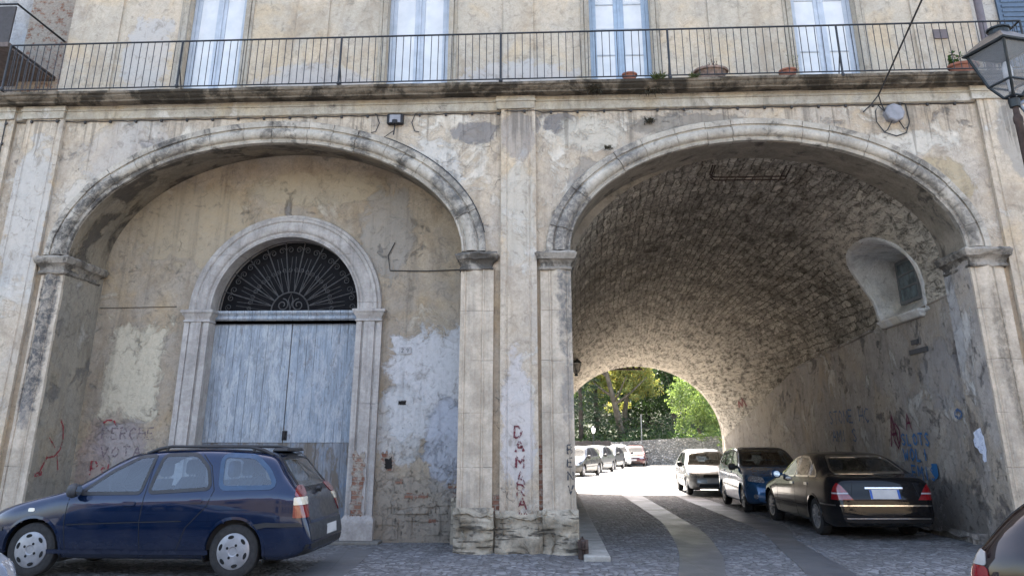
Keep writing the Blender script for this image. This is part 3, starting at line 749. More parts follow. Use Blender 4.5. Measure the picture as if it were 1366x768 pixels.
letters([('P', -8.06, 1.06, .13, .22, .03), ('c', -7.88, 1.10, .10, .12, .028), ('I', -7.78, 1.08, .06, .17, .026)], 'g_red2', 'graffiti', FX(REC-.007), 9)
w = MB(); jx = LA['cx']-LA['hw']+.006
JP = lambda u, v: (jx, u, v)     # hammer-and-sickle scrawl on the left jamb
ribbon(w, [(.62,1.98),(.74,1.86),(.80,1.65),(.76,1.48),(.62,1.38),(.42,1.36)], .035, JP, 1)
ribbon(w, [(.42,1.38),(.26,1.12)], .04, JP, 2); ribbon(w, [(.70,1.40),(.80,1.16)], .03, JP, 3); ribbon(w, [(.38,1.68),(.60,1.52)], .025, JP, 4)
ribbon(w, [(.15,1.10),(.35,1.12)], .06, JP, 5)
w.build('graffiti', M['g_red2'], bld, fix=False)
w = MB(); ribbon(w, [(-7.96,1.93),(-7.90,1.98),(-7.78,1.98),(-7.72,1.90)], .03, FX(REC-.007), 6); w.build('graffiti', M['g_red2'], bld, fix=False)

# ---- cornice, fascia, moulding (their line climbs a touch to the right)
def tilt(o): o.rotation_euler = (0, -TILT, 0); o.location.z = .0045; return o
def profile_run(x0, x1, prof, name, mat, nx=140, wob=.01, seed=0):
    w = MB()
    rows = []
    for i in range(nx+1):
        x = lerp(x0, x1, i/nx)
        rows.append([(x, y + wob*fbm((x*1.5+seed, y*6, z*6), 3), z + wob*.7*fbm((x*1.3, z*9, seed+y*4), 3)) for y, z in prof])
    w.grid(rows)
    return tilt(w.build(name, mat, bld, smooth=True, angle=40))
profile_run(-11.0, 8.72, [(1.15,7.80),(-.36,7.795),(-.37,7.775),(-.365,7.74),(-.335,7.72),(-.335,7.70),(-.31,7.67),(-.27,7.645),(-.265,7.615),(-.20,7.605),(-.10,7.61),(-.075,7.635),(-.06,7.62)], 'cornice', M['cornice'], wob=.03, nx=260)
profile_run(-11.0, 8.55, [(.02,7.66),(-.045,7.655),(-.045,7.54),(-.075,7.535),(-.08,7.515),(-.055,7.505),(-.05,7.36),(-.03,7.345),(.02,7.335)], 'fascia', M['fascia'], wob=.006, seed=4, nx=220)
for x0, x1 in ((-.78,-.08), (-9.67,-8.87), (7.76,8.56), (-10.66,-9.82)):
    w = MB(); w.moulded(x0, x1, -.12, .0, [(7.36,0),(7.50,.0),(7.505,.02),(7.54,.025),(7.545,.005),(7.62,.005)])
    tilt(erode(w.build('pilaster_cap', M['fascia'], bld), .05, .008, 5., x0, 0, .012))

# ---- upper storey, set back behind the balcony
WY = 1.10; Z0, Z1 = 7.6, 18.  # wall top is unseen, raised with the roof to shade the street
WIN = [(-7.42, -6.20), (-3.18, -1.90), (1.0, 2.26), (5.13, 6.42)]
WT = 10.95
w = MB()
def panel(x0, x1, z0, z1): 
    w.grid([[(lerp(x0,x1,i/6), WY, lerp(z0,z1,j/8)) for j in range(9)] for i in range(7)])
edges = [-9.95] + [e for p in WIN for e in p] + [8.72]
for k in range(0, len(edges), 2): panel(edges[k], edges[k+1], Z0, WT)
panel(-9.95, 8.72, WT, Z1)
for x0, x1 in WIN:
    for x in (x0, x1): w.grid([[(x, WY, Z0), (x, WY+.28, Z0)], [(x, WY, WT), (x, WY+.28, WT)]])
    w.grid([[(x0, WY, WT), (x0, WY+.28, WT)], [(x1, WY, WT), (x1, WY+.28, WT)]])
w.box(8.72, 8.74, WY+.001, 2.5, Z0, Z1)
w.build('upper_wall', M['upper'], bld)
for x0, x1 in ((-5.10,-4.42), (-.77,-.15), (3.43,4.04), (7.52,8.12), (-9.6,-8.86)):
    w = MB(); w.box(x0, x1, WY-.045, WY+.01, 7.75, Z1); w.build('upper_pilaster', M['upper'], bld, bevel=.006)
M['win_frame'] = plain('pale_blue_window_paint', (.40, .44, .50), .5, var=.1, scale=5)
M['win_frame_dk'] = plain('blue_window_paint', (.27, .34, .43), .5, var=.1, scale=5)
t = NT('white_shutter_behind_glass'); n = t.noise(2.5, 5, .6)
M['win_pane'] = t.set(color=t.mix(t.rng(n, .3, .7), (.52, .53, .54), (.62, .62, .62)), rough=.35, coat=.6, coat_rough=.05)
M['bar'] = plain('grey_glazing_bar', (.34, .37, .40), .5)
for wi, (x0, x1) in enumerate(WIN):
    y = WY+.20
    f = MB()
    fw = .07; xm = (x0+x1)/2
    f.box(x0, x0+fw, y, y+.07, 7.78, WT); f.box(x1-fw, x1, y, y+.07, 7.78, WT); f.box(x0+fw, x1-fw, y, y+.07, WT-fw, WT)
    for a, b in ((x0+fw, xm-.02), (xm+.02, x1-fw)):
        f.box(a+.002, a+.085, y+.015, y+.06, 7.80, WT-fw); f.box(b-.085, b-.002, y+.015, y+.06, 7.80, WT-fw); f.box(a+.085, b-.085, y+.016, y+.058, 7.80, 7.98)
    f.box(xm-.025, xm+.025, y-.005, y+.07, 7.80, WT-fw)
    win = f.build('window', [M['win_frame'], M['win_frame'], M['win_frame_dk'], M['win_frame']][wi], bld, bevel=.006)
    for a, b in ((x0+fw, xm-.02), (xm+.02, x1-fw)):
        p = MB(); p.box(a+.085, b-.085, y+.03, y+.04, 7.98, WT-fw); p.build('pane', M['win_pane'], win)
        if wi >= 2:
            for z in (8.55, 9.12, 9.72, 10.3):
                g = MB(); g.box(a+.085, b-.085, y+.018, y+.0298, z-.014, z+.014); g.build('glazing_bar', M['bar'], win)
    s = MB()
    for a, b in ((x0-.17, x0-.11), (x0-.10, x0-.0), (x1+.0, x1+.10), (x1+.11, x1+.17)):
        s.box(a, b, WY-(.05 if b-a > .08 else .03), WY+.01, 7.75, WT+.1)
    s.build('surround', M['upper_trim'], win, bevel=.006)
M['plaque'] = plain('brown_plaque', (.11, .085, .085), .6)
w = MB(); w.box(7.87, 8.14, WY-.075, WY-.046, 9.22, 9.42); w.build('wall_plaque', M['plaque'], bld)

# unseen roof, raised to shade the street; rear and side walls close the block
w = MB()
w.box(-10.7, 8.72, .95, 17.6, 18., 18.3)
w.box(-10.72, -10.65, .1, 17.5, -.1, 7.6); w.box(8.80, 8.86, .1, 17.5, -.1, 7.6)
w.build('shading_roof_slab', M['upper_trim'], bld)

# ---- tunnel behind the right arch
SECS = [(0,.46,7.15,4.72,6.70),(.90,.46,7.15,4.72,6.70),(.95,.42,7.40,4.2,6.74),(11.2,.42,7.40,3.66,5.75),(17.,.42,6.36,1.75,4.25),(17.45,.40,6.40,1.75,4.29)]
def sec(Y):
    for a, b in zip(SECS, SECS[1:]):
        if Y <= b[0]:
            t = (Y-a[0])/(b[0]-a[0])
            return [lerp(a[i], b[i], t) for i in range(1, 5)]
    return list(SECS[-1][1:])
def vpt(Y, a, off=0.):
    L, R_, sp, cr = sec(Y); return Vector(((L+R_)/2 + (R_-L)/2*cos(a)*(1-off), Y, sp + (cr-sp)*sin(a)*(1-off)))
def vault_x(Y, z):
    L, R_, sp, cr = sec(Y)
    if z <= sp: return R_
    return (L+R_)/2 + (R_-L)/2*sqrt(max(0, 1-((z-sp)/(cr-sp))**2))
# reveal of the front arch (dressed stone ring), y 0 .. .9
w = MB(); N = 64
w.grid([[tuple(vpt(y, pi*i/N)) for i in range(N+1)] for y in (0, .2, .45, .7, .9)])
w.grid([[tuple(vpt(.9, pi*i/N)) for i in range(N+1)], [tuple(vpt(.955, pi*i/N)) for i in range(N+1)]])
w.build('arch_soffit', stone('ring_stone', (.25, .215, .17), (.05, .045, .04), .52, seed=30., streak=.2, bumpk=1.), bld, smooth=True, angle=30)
w = MB()
w.grid([[(.46, y, z) for z in [lerp(-.2, 4.72, i/16) for i in range(17)]] for y in (0, .3, .6, .9)]); w.build('arch_jamb', M['tunnel_wall'], bld); w = MB()
w.grid([[(7.15, y, z) for z in [lerp(-.2, 4.72, i/16) for i in range(17)]] for y in (0, .3, .6, .9)])
w.grid([[(7.15, .9, z) for z in [lerp(-.2, 4.72, i/16) for i in range(17)]], [(7.42, .91, z) for z in [lerp(-.2, 4.72, i/16) for i in range(17)]]])
w.build('arch_jamb', M['tunnel_wall'], bld)
# lunette outline on the right haunch, (y, z)
LUN = [(4.30,4.05),(4.50,4.55),(4.55,4.95),(4.40,5.25),(4.0,5.46),(3.35,5.56),(2.75,5.53),(2.36,5.32),(2.18,5.0),(2.22,4.6),(2.34,4.2),(2.42,4.06)]
def inpoly(x, y, poly):
    c = False; n = len(poly); j = n-1
    for i in range(n):
        (xi, yi), (xj, yj) = poly[i], poly[j]
        if (yi > y) != (yj > y) and x < (xj-xi)*(y-yi)/(yj-yi)+xi: c = not c
        j = i
    return c
def smooth_loop(poly, n=4):
    out = []; m = len(poly)
    for i in range(m):
        p0, p1, p2, p3 = (poly[(i+k-1) % m] for k in range(4))
        for k in range(n):
            t = k/n
            out.append(tuple(.5*((2*p1[d])+(-p0[d]+p2[d])*t+(2*p0[d]-5*p1[d]+4*p2[d]-p3[d])*t*t+(-p0[d]+3*p1[d]-3*p2[d]+p3[d])*t**3) for d in (0, 1)))
    return out
LUNS = smooth_loop(LUN, 5)
w = MB(); NY, NA = 300, 190
YS = [lerp(.95, 17.45, i/NY) for i in range(NY+1)]
def vdis(Y, a):
    p = vpt(Y, a); L, R_, sp, cr = sec(Y)
    amp = .045 if Y < 16.8 else .012
    d = amp*(fbm((p.x*1.6, p.y*.8, p.z*1.6), 4)*1.2 + .5*fbm((p.x*6, p.y*3.5, p.z*6), 3))
    # rib where the two vaults meet
    d += .05*math.exp(-((Y-11.2)/.16)**2) - .02*math.exp(-((Y-13.3)/.12)**2)
    k = max(0, min(1, (Y-.95)/.25)); n = Vector((p.x-(L+R_)/2, 0, p.z-sp+.4)).normalized()
    return p - n*d*k
grid = [[vdis(Y, pi*i/NA) for i in range(NA+1)] for Y in YS]
vs = [tuple(p) for r in grid for p in r]; fs = []
for i in range(NY):
    for j in range(NA):
        c = (grid[i][j]+grid[i+1][j+1])/2
        if c.x > 6 and inpoly(c.y, c.z, LUNS): continue
        q = (i*(NA+1)+j, i*(NA+1)+j+1, (i+1)*(NA+1)+j+1, (i+1)*(NA+1)+j); fs.append(q)
w.add(vs, fs)
w.build('tunnel_vault', M['vault'], bld, smooth=True, angle=180)
for side in (0, 1):
    w = MB()
    rows = []
    for Y in YS[::2]:
        L, R_, sp, cr = sec(Y); x = R_ if side else L; sgn = 1 if side else -1
        rows.append([(x + sgn*(.012 - .03*fbm((Y*1.2, z*1.2, side*9+2), 4)) , Y, z) for z in [lerp(-.2, sp, i/30) for i in range(31)]])
        rows[-1][-1] = tuple(vdis(Y, 0 if side else pi))
    w.grid(rows, flip=bool(side)); w.build('tunnel_wall', M['tunnel_wall'], bld, smooth=True, angle=180)
# ledge along the right springing
w = MB()
pts = []
for Y in [lerp(5.0, 11.2, i/40) for i in range(41)]:
    L, R_, sp, cr = sec(Y); pts.append((R_, Y, sp))
w.grid([[(x+.05, y, z+.05), (x-.045, y, z+.03), (x-.05, y, z-.02), (x+.05, y, z-.05)] for x, y, z in pts])
w.grid([[(7.45, y, sec(y)[2]-.01), (7.385, y, sec(y)[2]-.01), (7.385, y, sec(y)[2]-.03), (7.45, y, sec(y)[2]-.03)] for y in (1.0, 2.0, 3.2, 4.3)])
w.build('springing_ledge', M['tunnel_wall'], bld)
# splayed whitewashed window niche
M['limewash'] = plaster('limewash', (.80, .79, .77), (.74, .73, .71), (.82, .81, .79), (.40, .38, .36), .6, .70, streak=.25, seed=40., low_dirt=0, plane='yz')
cyl = sum(p[0] for p in LUNS)/len(LUNS); czl = sum(p[1] for p in LUNS)/len(LUNS)
w = MB()
WR = (3.62, 4.62, 4.47, 5.42)         # the little window itself (y0,y1,z0,z1) at x = 7.98
def sq(p):
    # project the outline direction onto the window rectangle
    cy_, cz_ = (WR[0]+WR[1])/2, (WR[2]+WR[3])/2
    dy, dz = p[0]-cyl, p[1]-czl
    k = 1/max(abs(dy)/((WR[1]-WR[0])/2*1.06), abs(dz)/((WR[3]-WR[2])/2*1.06), 1e-6)
    return (cy_+dy*k, cz_+dz*k)
rows = []
out = [(cyl+(y-cyl)*1.10, czl+(z-czl)*1.08) for y, z in LUNS]
rows.append([(vault_x(y, z)+.03, y, z) for y, z in out])
rows.append([(vault_x(y, z)-.02, y, z) for y, z in [(cyl+(a-cyl)*1.08, czl+(b-czl)*1.06) for a, b in LUNS]])
rows.append([(vault_x(y, z)-.022, y, z) for y, z in LUNS])
rows.append([(vault_x(y, z)+.01, y, z) for y, z in [(cyl+(a-cyl)*.985, czl+(b-czl)*.985) for a, b in LUNS]])
ins = [sq(p) for p in LUNS]
for t in (.33, .66, 1.):
    rows.append([(lerp(vault_x(y, z)+.01, 7.98, t), lerp(cyl+(y-cyl)*.985, a, t), lerp(czl+(z-czl)*.985, b, t)) for (y, z), (a, b) in zip(LUNS, ins)])
w.grid(rows, closed=True)
w.add(rows[-1], [tuple(range(len(rows[-1])))])
niche = w.build('window_niche', M['limewash'], bld, smooth=True, angle=40)
f = MB(); y0, y1, z0, z1 = WR; x = 7.93
f.box(x, x+.05, y0, y0+.07, z0, z1); f.box(x, x+.05, y1-.07, y1, z0, z1); f.box(x, x+.05, y0+.07, y1-.07, z0, z0+.07); f.box(x, x+.05, y0+.07, y1-.07, z1-.07, z1)
f.box(x+.005, x+.045, y0+.07, y1-.07, 4.80, 4.84); f.box(x+.005, x+.045, y0+.07, y1-.07, 5.08, 5.12)
f.build('frame', plain('grey_window_wood', (.16, .17, .18), .6), niche)
f = MB(); f.box(x+.02, x+.025, y0+.07, y1-.07, z0+.07, z1-.07); f.build('pane', plain('dusty_window_glass', (.13, .17, .19), .15, var=.5, scale=4), niche)
f = MB(); f.moulded(7.30, 7.6, 2.40, 4.32, [(3.93,-.03),(3.96,.0),(4.0,.02),(4.04,.05),(4.07,.05)]); f.build('sill', M['limewash'], niche)
# rear wall with the far arch
w = MB()
for y in (17.45, 17.6):
    L, R_, sp, cr = sec(17.45); N = 40; cx, hw = (L+R_)/2, (R_-L)/2
    for i in range(N):
        a0, a1 = pi-pi*i/N, pi-pi*(i+1)/N
        w.grid([[(cx+hw*cos(a0), y, sp+(cr-sp)*sin(a0)), (cx+hw*cos(a0), y, 18.)], [(cx+hw*cos(a1), y, sp+(cr-sp)*sin(a1)), (cx+hw*cos(a1), y, 18.)]])
    w.grid([[(-10.7, y, -.2), (-10.7, y, 18.)], [(L, y, -.2), (L, y, 18.)]]); w.grid([[(R_, y, -.2), (R_, y, 18.)], [(8.86, y, -.2), (8.86, y, 18.)]])
L, R_, sp, cr = sec(17.45)
loop = [(L, 17.45, -.2)] + [(cx+hw*cos(pi-pi*i/N), 17.45, sp+(cr-sp)*sin(pi-pi*i/N)) for i in range(N+1)] + [(R_, 17.45, -.2)]
w.grid([loop, [(a, 17.6, c) for a, b, c in loop]])
w.build('rear_wall', M['upper_trim'], bld)
# graffiti on the right tunnel wall
TW = lambda u, v: (7.372, u, v)
def wl(txt, y, z, cw, hh, wd, gap=1.35): return [(c, -(y-cw*gap*i), z, cw, hh, wd) for i, c in enumerate(txt) if c != ' ']
TWm = lambda u, v: (7.372, -u, v)
letters(wl('STONE HC', 8.6, 2.05, .26, .30, .04), 'g_blue2', 'graffiti', TWm, 41)
letters(wl('AMI S', 8.5, 1.62, .26, .28, .04), 'g_blue2', 'graffiti', TWm, 43)
letters(wl('SLOTS', 4.30, 1.55, .20, .22, .045), 'g_blue', 'graffiti', TWm, 45)
letters(wl('WOLI', 4.30, 1.26, .22, .22, .05), 'g_blue', 'graffiti', TWm, 47)
letters(wl('EMIS', 4.0, .92, .2, .24, .045), 'g_blue', 'graffiti', TWm, 49)
letters([('A', -4.85, 1.52, .42, .62, .06)], 'g_purple', 'graffiti', TWm, 51); letters([('O', -4.72, 1.50, .4, .5, .045)], 'g_purple', 'graffiti', TWm, 52); letters([('A', -3.98, 1.85, .24, .30, .04)], 'g_purple', 'graffiti', TWm, 54)
letters([('O', -1.85, 2.0, .3, .16, .05)], 'g_blue2', 'graffiti', TWm, 53)
w = MB(); sh = [(2.86,1.22),(3.10,1.22),(3.10,1.04),(2.98,.94),(2.86,1.02)]
w.add([(7.371, a, b) for a, b in sh], [tuple(range(5))]); w.build('graffiti', paint('blue_shield_spray', (.015, .12, .30), .3), bld)
w = MB(); ribbon(w, [(15.3,2.72),(15.2,2.92),(15.05,2.76),(14.9,3.0),(14.75,2.74)], .10, lambda u, v: (vault_x(u, v)-.02, u, v), 3); w.build('graffiti', paint('rust_red_spray', (.16, .04, .03), .40), bld, fix=False)
w = MB()
for (y0, y1, z0, z1) in ((2.5, 3.3, 3.27, 3.36), (2.85, 3.15, 3.45, 3.54)): w.box(7.374, 7.40, y0, y1, z0, z1)
w.build('wall_slot', plain('dark_slate', (.07, .07, .075), .8), bld)
# ================================================================== THINGS ON THE BUILDING
M['rail'] = plain('black_rail_paint', (.017, .018, .022), .5, .2, var=.3)
rail = empty('balcony_railing', (0, -.35, 7.8))
tag(rail, 'long black iron balcony railing with thin upright bars above the two arches', 'railing')
def rz_(x): return .975 + TILT*(x+.7) - .0
def rb_(x): return .045 + TILT*(x+.7)
RX0, RX1 = -10.05, 8.70
w = MB(); w.tube([(RX0,0,rz_(RX0)), (-1,0,rz_(-1)), (RX1,0,rz_(RX1))], .019, 6); w.tube([(RX0,0,rz_(RX0)), (RX0-.03,1.43,rz_(RX0))], .019, 6); w.tube([(RX1,0,rz_(RX1)), (RX1+.03,1.43,rz_(RX1))], .019, 6)
w.build('top_rail', M['rail'], rail)
w = MB(); w.tube([(RX0,0,rb_(RX0)), (-1,0,rb_(-1)), (RX1,0,rb_(RX1))], .014, 6); w.tube([(RX0,0,rb_(RX0)), (RX0-.03,1.43,rb_(RX0))], .014, 6); w.tube([(RX1,0,rb_(RX1)), (RX1+.03,1.43,rb_(RX1))], .014, 6)
w.build('bottom_rail', M['rail'], rail)
posts = [RX0, -6.74, -3.72, -.74, 2.33, 5.40, RX1]
for x in posts:
    w = MB(); w.tube([(x,0,-.02), (x,0,rz_(x))], .021, 8); w.lathe([(.0,0),(.036,.005),(.036,.04),(.022,.06)], (x,0,-.01), 8)
    if x not in (RX0, RX1): w.tube([(x,.02,rz_(x)*.42), (x,.22,-.01)], .011, 6)
    w.build('post', M['rail'], rail)
for a, b in zip(posts, posts[1:]):
    w = MB(); n = round((b-a)/.132)
    for k in range(1, n):
        x = lerp(a, b, k/n) + rng.uniform(-.004, .004); j = rng.uniform(-.006, .006)
        w.tube([(x,0,rb_(x)), (x+j,0,rz_(x))], .0075, 5, cap=False)
    w.build('baluster_panel', M['rail'], rail)
for x, s in ((RX0, -1), (RX1, 1)):
    w = MB()
    for k in range(1, 11):
        y = 1.43*k/11; w.tube([(x+s*.02*k/11, y, rb_(x)), (x+s*.02*k/11, y, rz_(x))], .0075, 5, cap=False)
    w.build('baluster_panel', M['rail'], rail)

M['terracotta'] = plain('terracotta', (.24, .095, .06), .85, var=.25, bump=.3)
M['terracotta_old'] = plain('stained_terracotta', (.20, .14, .11), .9, var=.4, scale=14, bump=.4)
M['soil'] = plain('potting_soil', (.05, .035, .025), .95)
def leaf_mat(name, a, b, trans=.35, dead=None):
    t = NT(name)
    t.bsdf.inputs['Roughness'].default_value = .55
    r = t.geo.outputs['Random Per Island']
    n = t.noise(.8, 3)
    f = t.m('ADD', t.m('MULTIPLY', r, .65), t.m('MULTIPLY', n, .45))
    c = t.mix(t.rng(f, .25, .8), a, b)
    if dead is not None:
        r2 = t.m('FRACT', t.m('MULTIPLY', r, 37.7)); c = t.mix(t.rng(r2, dead[1], dead[1]+.03), c, dead[0])
    t.set(color=c, rough=.55, spec=.35)
    tr = t.t.nodes.new('ShaderNodeBsdfTranslucent'); t.link(t.mix(1., c, (1.1, 1.08, .72), 'MULTIPLY'), tr.inputs[0])
    ms = t.t.nodes.new('ShaderNodeMixShader'); ms.inputs[0].default_value = trans
    t.t.links.new(t.bsdf.outputs[0], ms.inputs[1]); t.t.links.new(tr.outputs[0], ms.inputs[2]); t.t.links.new(ms.outputs[0], t.out.inputs[0])
    return t.mat
M['leaf_pot'] = leaf_mat('pot_plant_leaf', (.035, .085, .025), (.08, .14, .045))
M['leaf_dry'] = leaf_mat('dry_weed_leaf', (.035, .03, .022), (.065, .058, .038), .15)
M['stem_dry'] = plain('dry_stem', (.13, .075, .05), .9)
def leaf(w, p, d, up, L, W_):
    d = Vector(d).normalized(); s = d.cross(Vector(up))
    if s.length < 1e-3: s = d.orthogonal()
    s.normalize(); n = s.cross(d); p = Vector(p)
    w.add([p, p+d*L*.5+s*W_*.5+n*L*.06, p+d*L, p+d*L*.5-s*W_*.5+n*L*.06], [(0,1,2,3)])
def rdir(r, zlo=-1, zhi=1):
    z = r.uniform(zlo, zhi); a = r.uniform(0, 2*pi); q = sqrt(max(0, 1-z*z)); return Vector((q*cos(a), q*sin(a), z))
def pot(x, y, z, r, h, name, label, mat, plant, seed, sx=1.):
    e = empty(name, (x, y, z)); tag(e, label, 'flower pot', 'flower pots on the balcony edge'); r_ = random.Random(seed)
    w = MB(); w.lathe([(0,0),(r*.68,0),(r*.9,h*.8),(r*1.0,h*.8),(r*1.04,h*.86),(r*1.02,h),(r*.9,h),(r*.86,h*.85),(0,h*.84)], n=20)
    w.v = [(a*sx, b, c) for a, b, c in w.v]; w.build('pot_body', mat, e, smooth=True)
    w = MB(); w.lathe([(0,h*.87),(r*.87,h*.86)], n=16); w.v = [(a*sx, b, c) for a, b, c in w.v]; w.build('soil', M['soil'], e)
    w = MB()
    if plant == 'twigs':
        st = MB()
        for k in range(7):
            d = Vector((r_.uniform(-.9,.9), r_.uniform(-.3,.3), 1.3)).normalized(); p = Vector((r_.uniform(-.1,.1), 0, h*.85)); L = r_.uniform(.15, .32)
            st.tube([p, p+d*L*.6, p+d*L+Vector((r_.uniform(-.05,.05),0,0))], .006, 5)
            for j in range(6): leaf(w, p+d*L*r_.uniform(.4,1), rdir(r_), (0,0,1), .045, .022)
        st.build('stem', M['stem_dry'], e); w.build('foliage', M['leaf_dry'], e, fix=False)
    elif plant == 'sprig':
        for k in range(26): leaf(w, (r_.uniform(-r,r)*sx*.8, r_.uniform(-.05,.05), h*.9), rdir(r_, .0, 1), (0,0,1), .07, .02)
        w.build('foliage', M['leaf_dry'], e, fix=False)
    elif plant == 'thin':
        for k in range(40):
            p = Vector((r_.uniform(0,.22), r_.uniform(-.06,.06), h*.9+r_.uniform(0,.34))); leaf(w, p, rdir(r_, -.2, .8), (0,0,1), .06, .012)
        w.build('foliage', leaf_mat('pale_wispy_leaf', (.13,.17,.09), (.22,.26,.15)), e, fix=False)
    else:
        st = MB()
        for k in range(9):
            d = Vector((r_.uniform(-1,1), r_.uniform(-.4,.4), r_.uniform(.3,1.6))).normalized(); p = Vector((r_.uniform(-.2,.2), 0, h*.85)); L = r_.uniform(.15, .38)
            st.tube([p, p+d*L], .007, 5)
            for j in range(18): leaf(w, p+d*L*r_.uniform(.2,1.05), rdir(r_, -.4, .9), (0,0,1), .085, .04)
        st.build('stem', M['stem_dry'], e); w.build('foliage', M['leaf_pot'], e, fix=False)
zt = lambda x: 7.80 + TILT*x
pot(1.62, -.16, zt(1.6), .14, .17, 'flower_pot', 'small round terracotta pot with a withered sprig, in front of the third window', M['terracotta'], 'sprig', 1)
pot(3.12, -.10, zt(3.1), .24, .24, 'flower_pot', 'wide stained bowl planter with bare reddish twigs between two windows', M['terracotta_old'], 'twigs', 2, 1.3)
pot(4.50, -.16, zt(4.5), .165, .17, 'flower_pot', 'low terracotta pot with a pale wispy plant left of the rightmost window', M['terracotta'], 'thin', 3)
pot(7.70, -.06, zt(7.7), .20, .25, 'flower_pot', 'large terracotta planter with a leafy green plant beside the street lamp', M['terracotta'], 'leafy', 4, 1.35)

# weeds rooted in the cornice
def weed(x, y, z, n, s, label, mat, droop, seed):
    w = MB(); r_ = random.Random(seed)
    for k in range(n):
        d = Vector((r_.uniform(-1,1), r_.uniform(-1,.1), r_.uniform(-1.2, .6) if droop else r_.uniform(-.2,1.2))).normalized()
        L = s*r_.uniform(.4, 1)
        leaf(w, (r_.uniform(-.5,.5)*s, 0, 0), d, (0,0,1), L, .02+.03*s); 
        leaf(w, Vector((r_.uniform(-.6,.6)*s, 0, 0))+d*L*.5, rdir(r_), (0,0,1), L*.4, .02)
    o = w.build('weed', mat, fix=False); o.location = (x, y, z); tag(o, label, 'weed', 'weeds growing out of the cornice'); return o
M['weed_green'] = leaf_mat('cornice_weed_leaf', (.055, .075, .03), (.10, .12, .05))
weed(2.10, -.37, 7.79, 60, .18, 'green weed on the cornice edge just under the third window', M['weed_green'], False, 1)
weed(1.97, -.20, 7.66, 70, .22, 'dark dry weed tuft clinging under the cornice lip near the pier', M['leaf_dry'], True, 2)
weed(1.95, -.03, 7.12, 50, .13, 'dry weed tuft growing from the wall below the fascia', M['leaf_dry'], True, 3)
weed(.95, -.26, 7.66, 60, .2, 'dry weed tuft under the cornice above the right arch shoulder', M['leaf_dry'], True, 4)
weed(1.18, -.10, 6.55, 40, .11, 'small dry weed on the left shoulder of the right arch moulding', M['leaf_dry'], False, 5)
weed(2.75, -.36, 7.80, 40, .14, 'small green weed on the cornice below the bowl planter', M['weed_green'], False, 6)

# ---- fixtures and cables on the wall
M['cable'] = plain('black_cable', (.03, .028, .028), .7)
M['greybox'] = plain('grey_plastic', (.22, .22, .24), .6, var=.15)
e = empty('wall_spotlight', (-2.69, 0, 7.10)); tag(e, 'small dark boxy wall light on a short drooping arm over the left arch', 'wall light')
w = MB(); w.moulded(-.15, .15, -.10, .0, [(.0,-.02),(.02,0),(.19,0),(.21,-.02)]); w.build('housing', M['iron'], e, bevel=.008)
w = MB(); w.box(-.10,.10,-.108,-.1,.03,.18); w.build('lens', M['greybox'], e)
w = MB(); w.tube([(0,-.06,.02),(.0,-.10,-.08),(-.01,-.12,-.22)], .012, 6); w.lathe([(.0,0),(.05,.02),(.05,.09),(.0,.11)], (0,-.11,-.02), 10); w.build('arm', M['iron'], e)
for s in (-1, 1):
    w = MB(); w.tube([(s*.45,-.02,.26),(s*.36,-.03,.22),(s*.30,-.03,.05),(s*.36,-.03,-.12),(s*.44,-.03,-.14)], .009, 6); w.build('cable', M['cable'], e)
e = empty('junction_box', (6.31, 0, 7.17)); tag(e, 'grey eight-sided junction box with looping cables at the right of the facade', 'junction box')
w = MB(); w.lathe([(.0,-.15),(.15,-.15),(.175,-.13),(.175,.0)], n=8, axis='y'); w.build('housing', M['greybox'], e, bevel=.008)
w = MB()
w.tube([(-.13,-.08,.0),(-.24,-.04,.17),(-.30,-.03,.06),(-.31,-.03,-.14),(-.20,-.03,-.34),(0,-.03,-.42),(.18,-.03,-.36),(.27,-.03,-.15),(.25,-.03,.20),(.05,-.03,.24)], .011, 6)
w.tube([(-.06,-.09,-.15),(-.14,-.03,-.30),(-.2,-.03,-.34)], .010, 6); w.tube([(.06,-.09,-.15),(.16,-.03,-.28),(.24,-.03,-.24)], .010, 6)
w.build('cable', M['cable'], e)
w = MB()
a, b = Vector((6.06,-.15,7.50)), Vector((5.64,-3.,7.78)); d = b-a
w.tube([a+d*t for t in (0, 1, 3, 5, 8.6)], .014, 6); w.tube([a, (5.92,-.08,7.33), (5.79,-.03,7.22)], .012, 6); w.tube([a, (6.10,-.10,7.36), (6.16,-.05,7.24)], .012, 6)
tag(w.build('overhead_cable', M['cable']), 'black overhead cable forking above the junction box and crossing the street', 'cable')
w = MB(); pts = []
r_ = random.Random(3)
for k in range(110):
    x = lerp(-10.0, 7.6, k/109); pts.append((x, -.018-(.085 if any(a-.02<x<b+.02 for a,b in ((-9.63,-8.91),(-.74,-.12),(7.8,8.5))) else 0), 7.325+TILT*x+.008*sin(k*2.1)))
w.tube(pts, .009, 6)
for k in range(0, 110, 3): w.box(pts[k][0]-.018, pts[k][0]+.018, pts[k][1]-.02, pts[k][1]+.02, pts[k][2]-.04, pts[k][2]+.01)
tag(w.build('facade_cable', M['cable']), 'thin black cable clipped along the moulding under the balcony', 'cable')
w = MB(); w.tube([(-10.02,-.10,7.45),(-10.0,-.10,6.2),(-9.93,-.10,4.9),(-9.9,-.10,3.0),(-9.9,-.10,1.0)], .011, 6)
for k in range(14): w.box(-10.0+.005*k-.02, -10.0+.005*k+.02, -.12, -.09, 7.2-.4*k, 7.24-.4*k)
tag(w.build('facade_cable', M['cable']), 'black cable clipped down the leftmost pilaster', 'cable')
w = MB(); w.tube([(-2.83,REC-.02,5.2),(-2.95,REC-.02,4.95),(-2.90,REC-.02,4.66),(-2.2,REC-.02,4.645),(-1.44,REC-.02,4.67)], .010, 6)
tag(w.build('facade_cable', M['cable']), 'black cable from the door arch across to the pier impost', 'cable')
w = MB(); w.tube([(-8.38,REC-.012,3.99),(-7.6,REC-.012,4.0),(-6.9,REC-.012,4.01)], .006, 5)
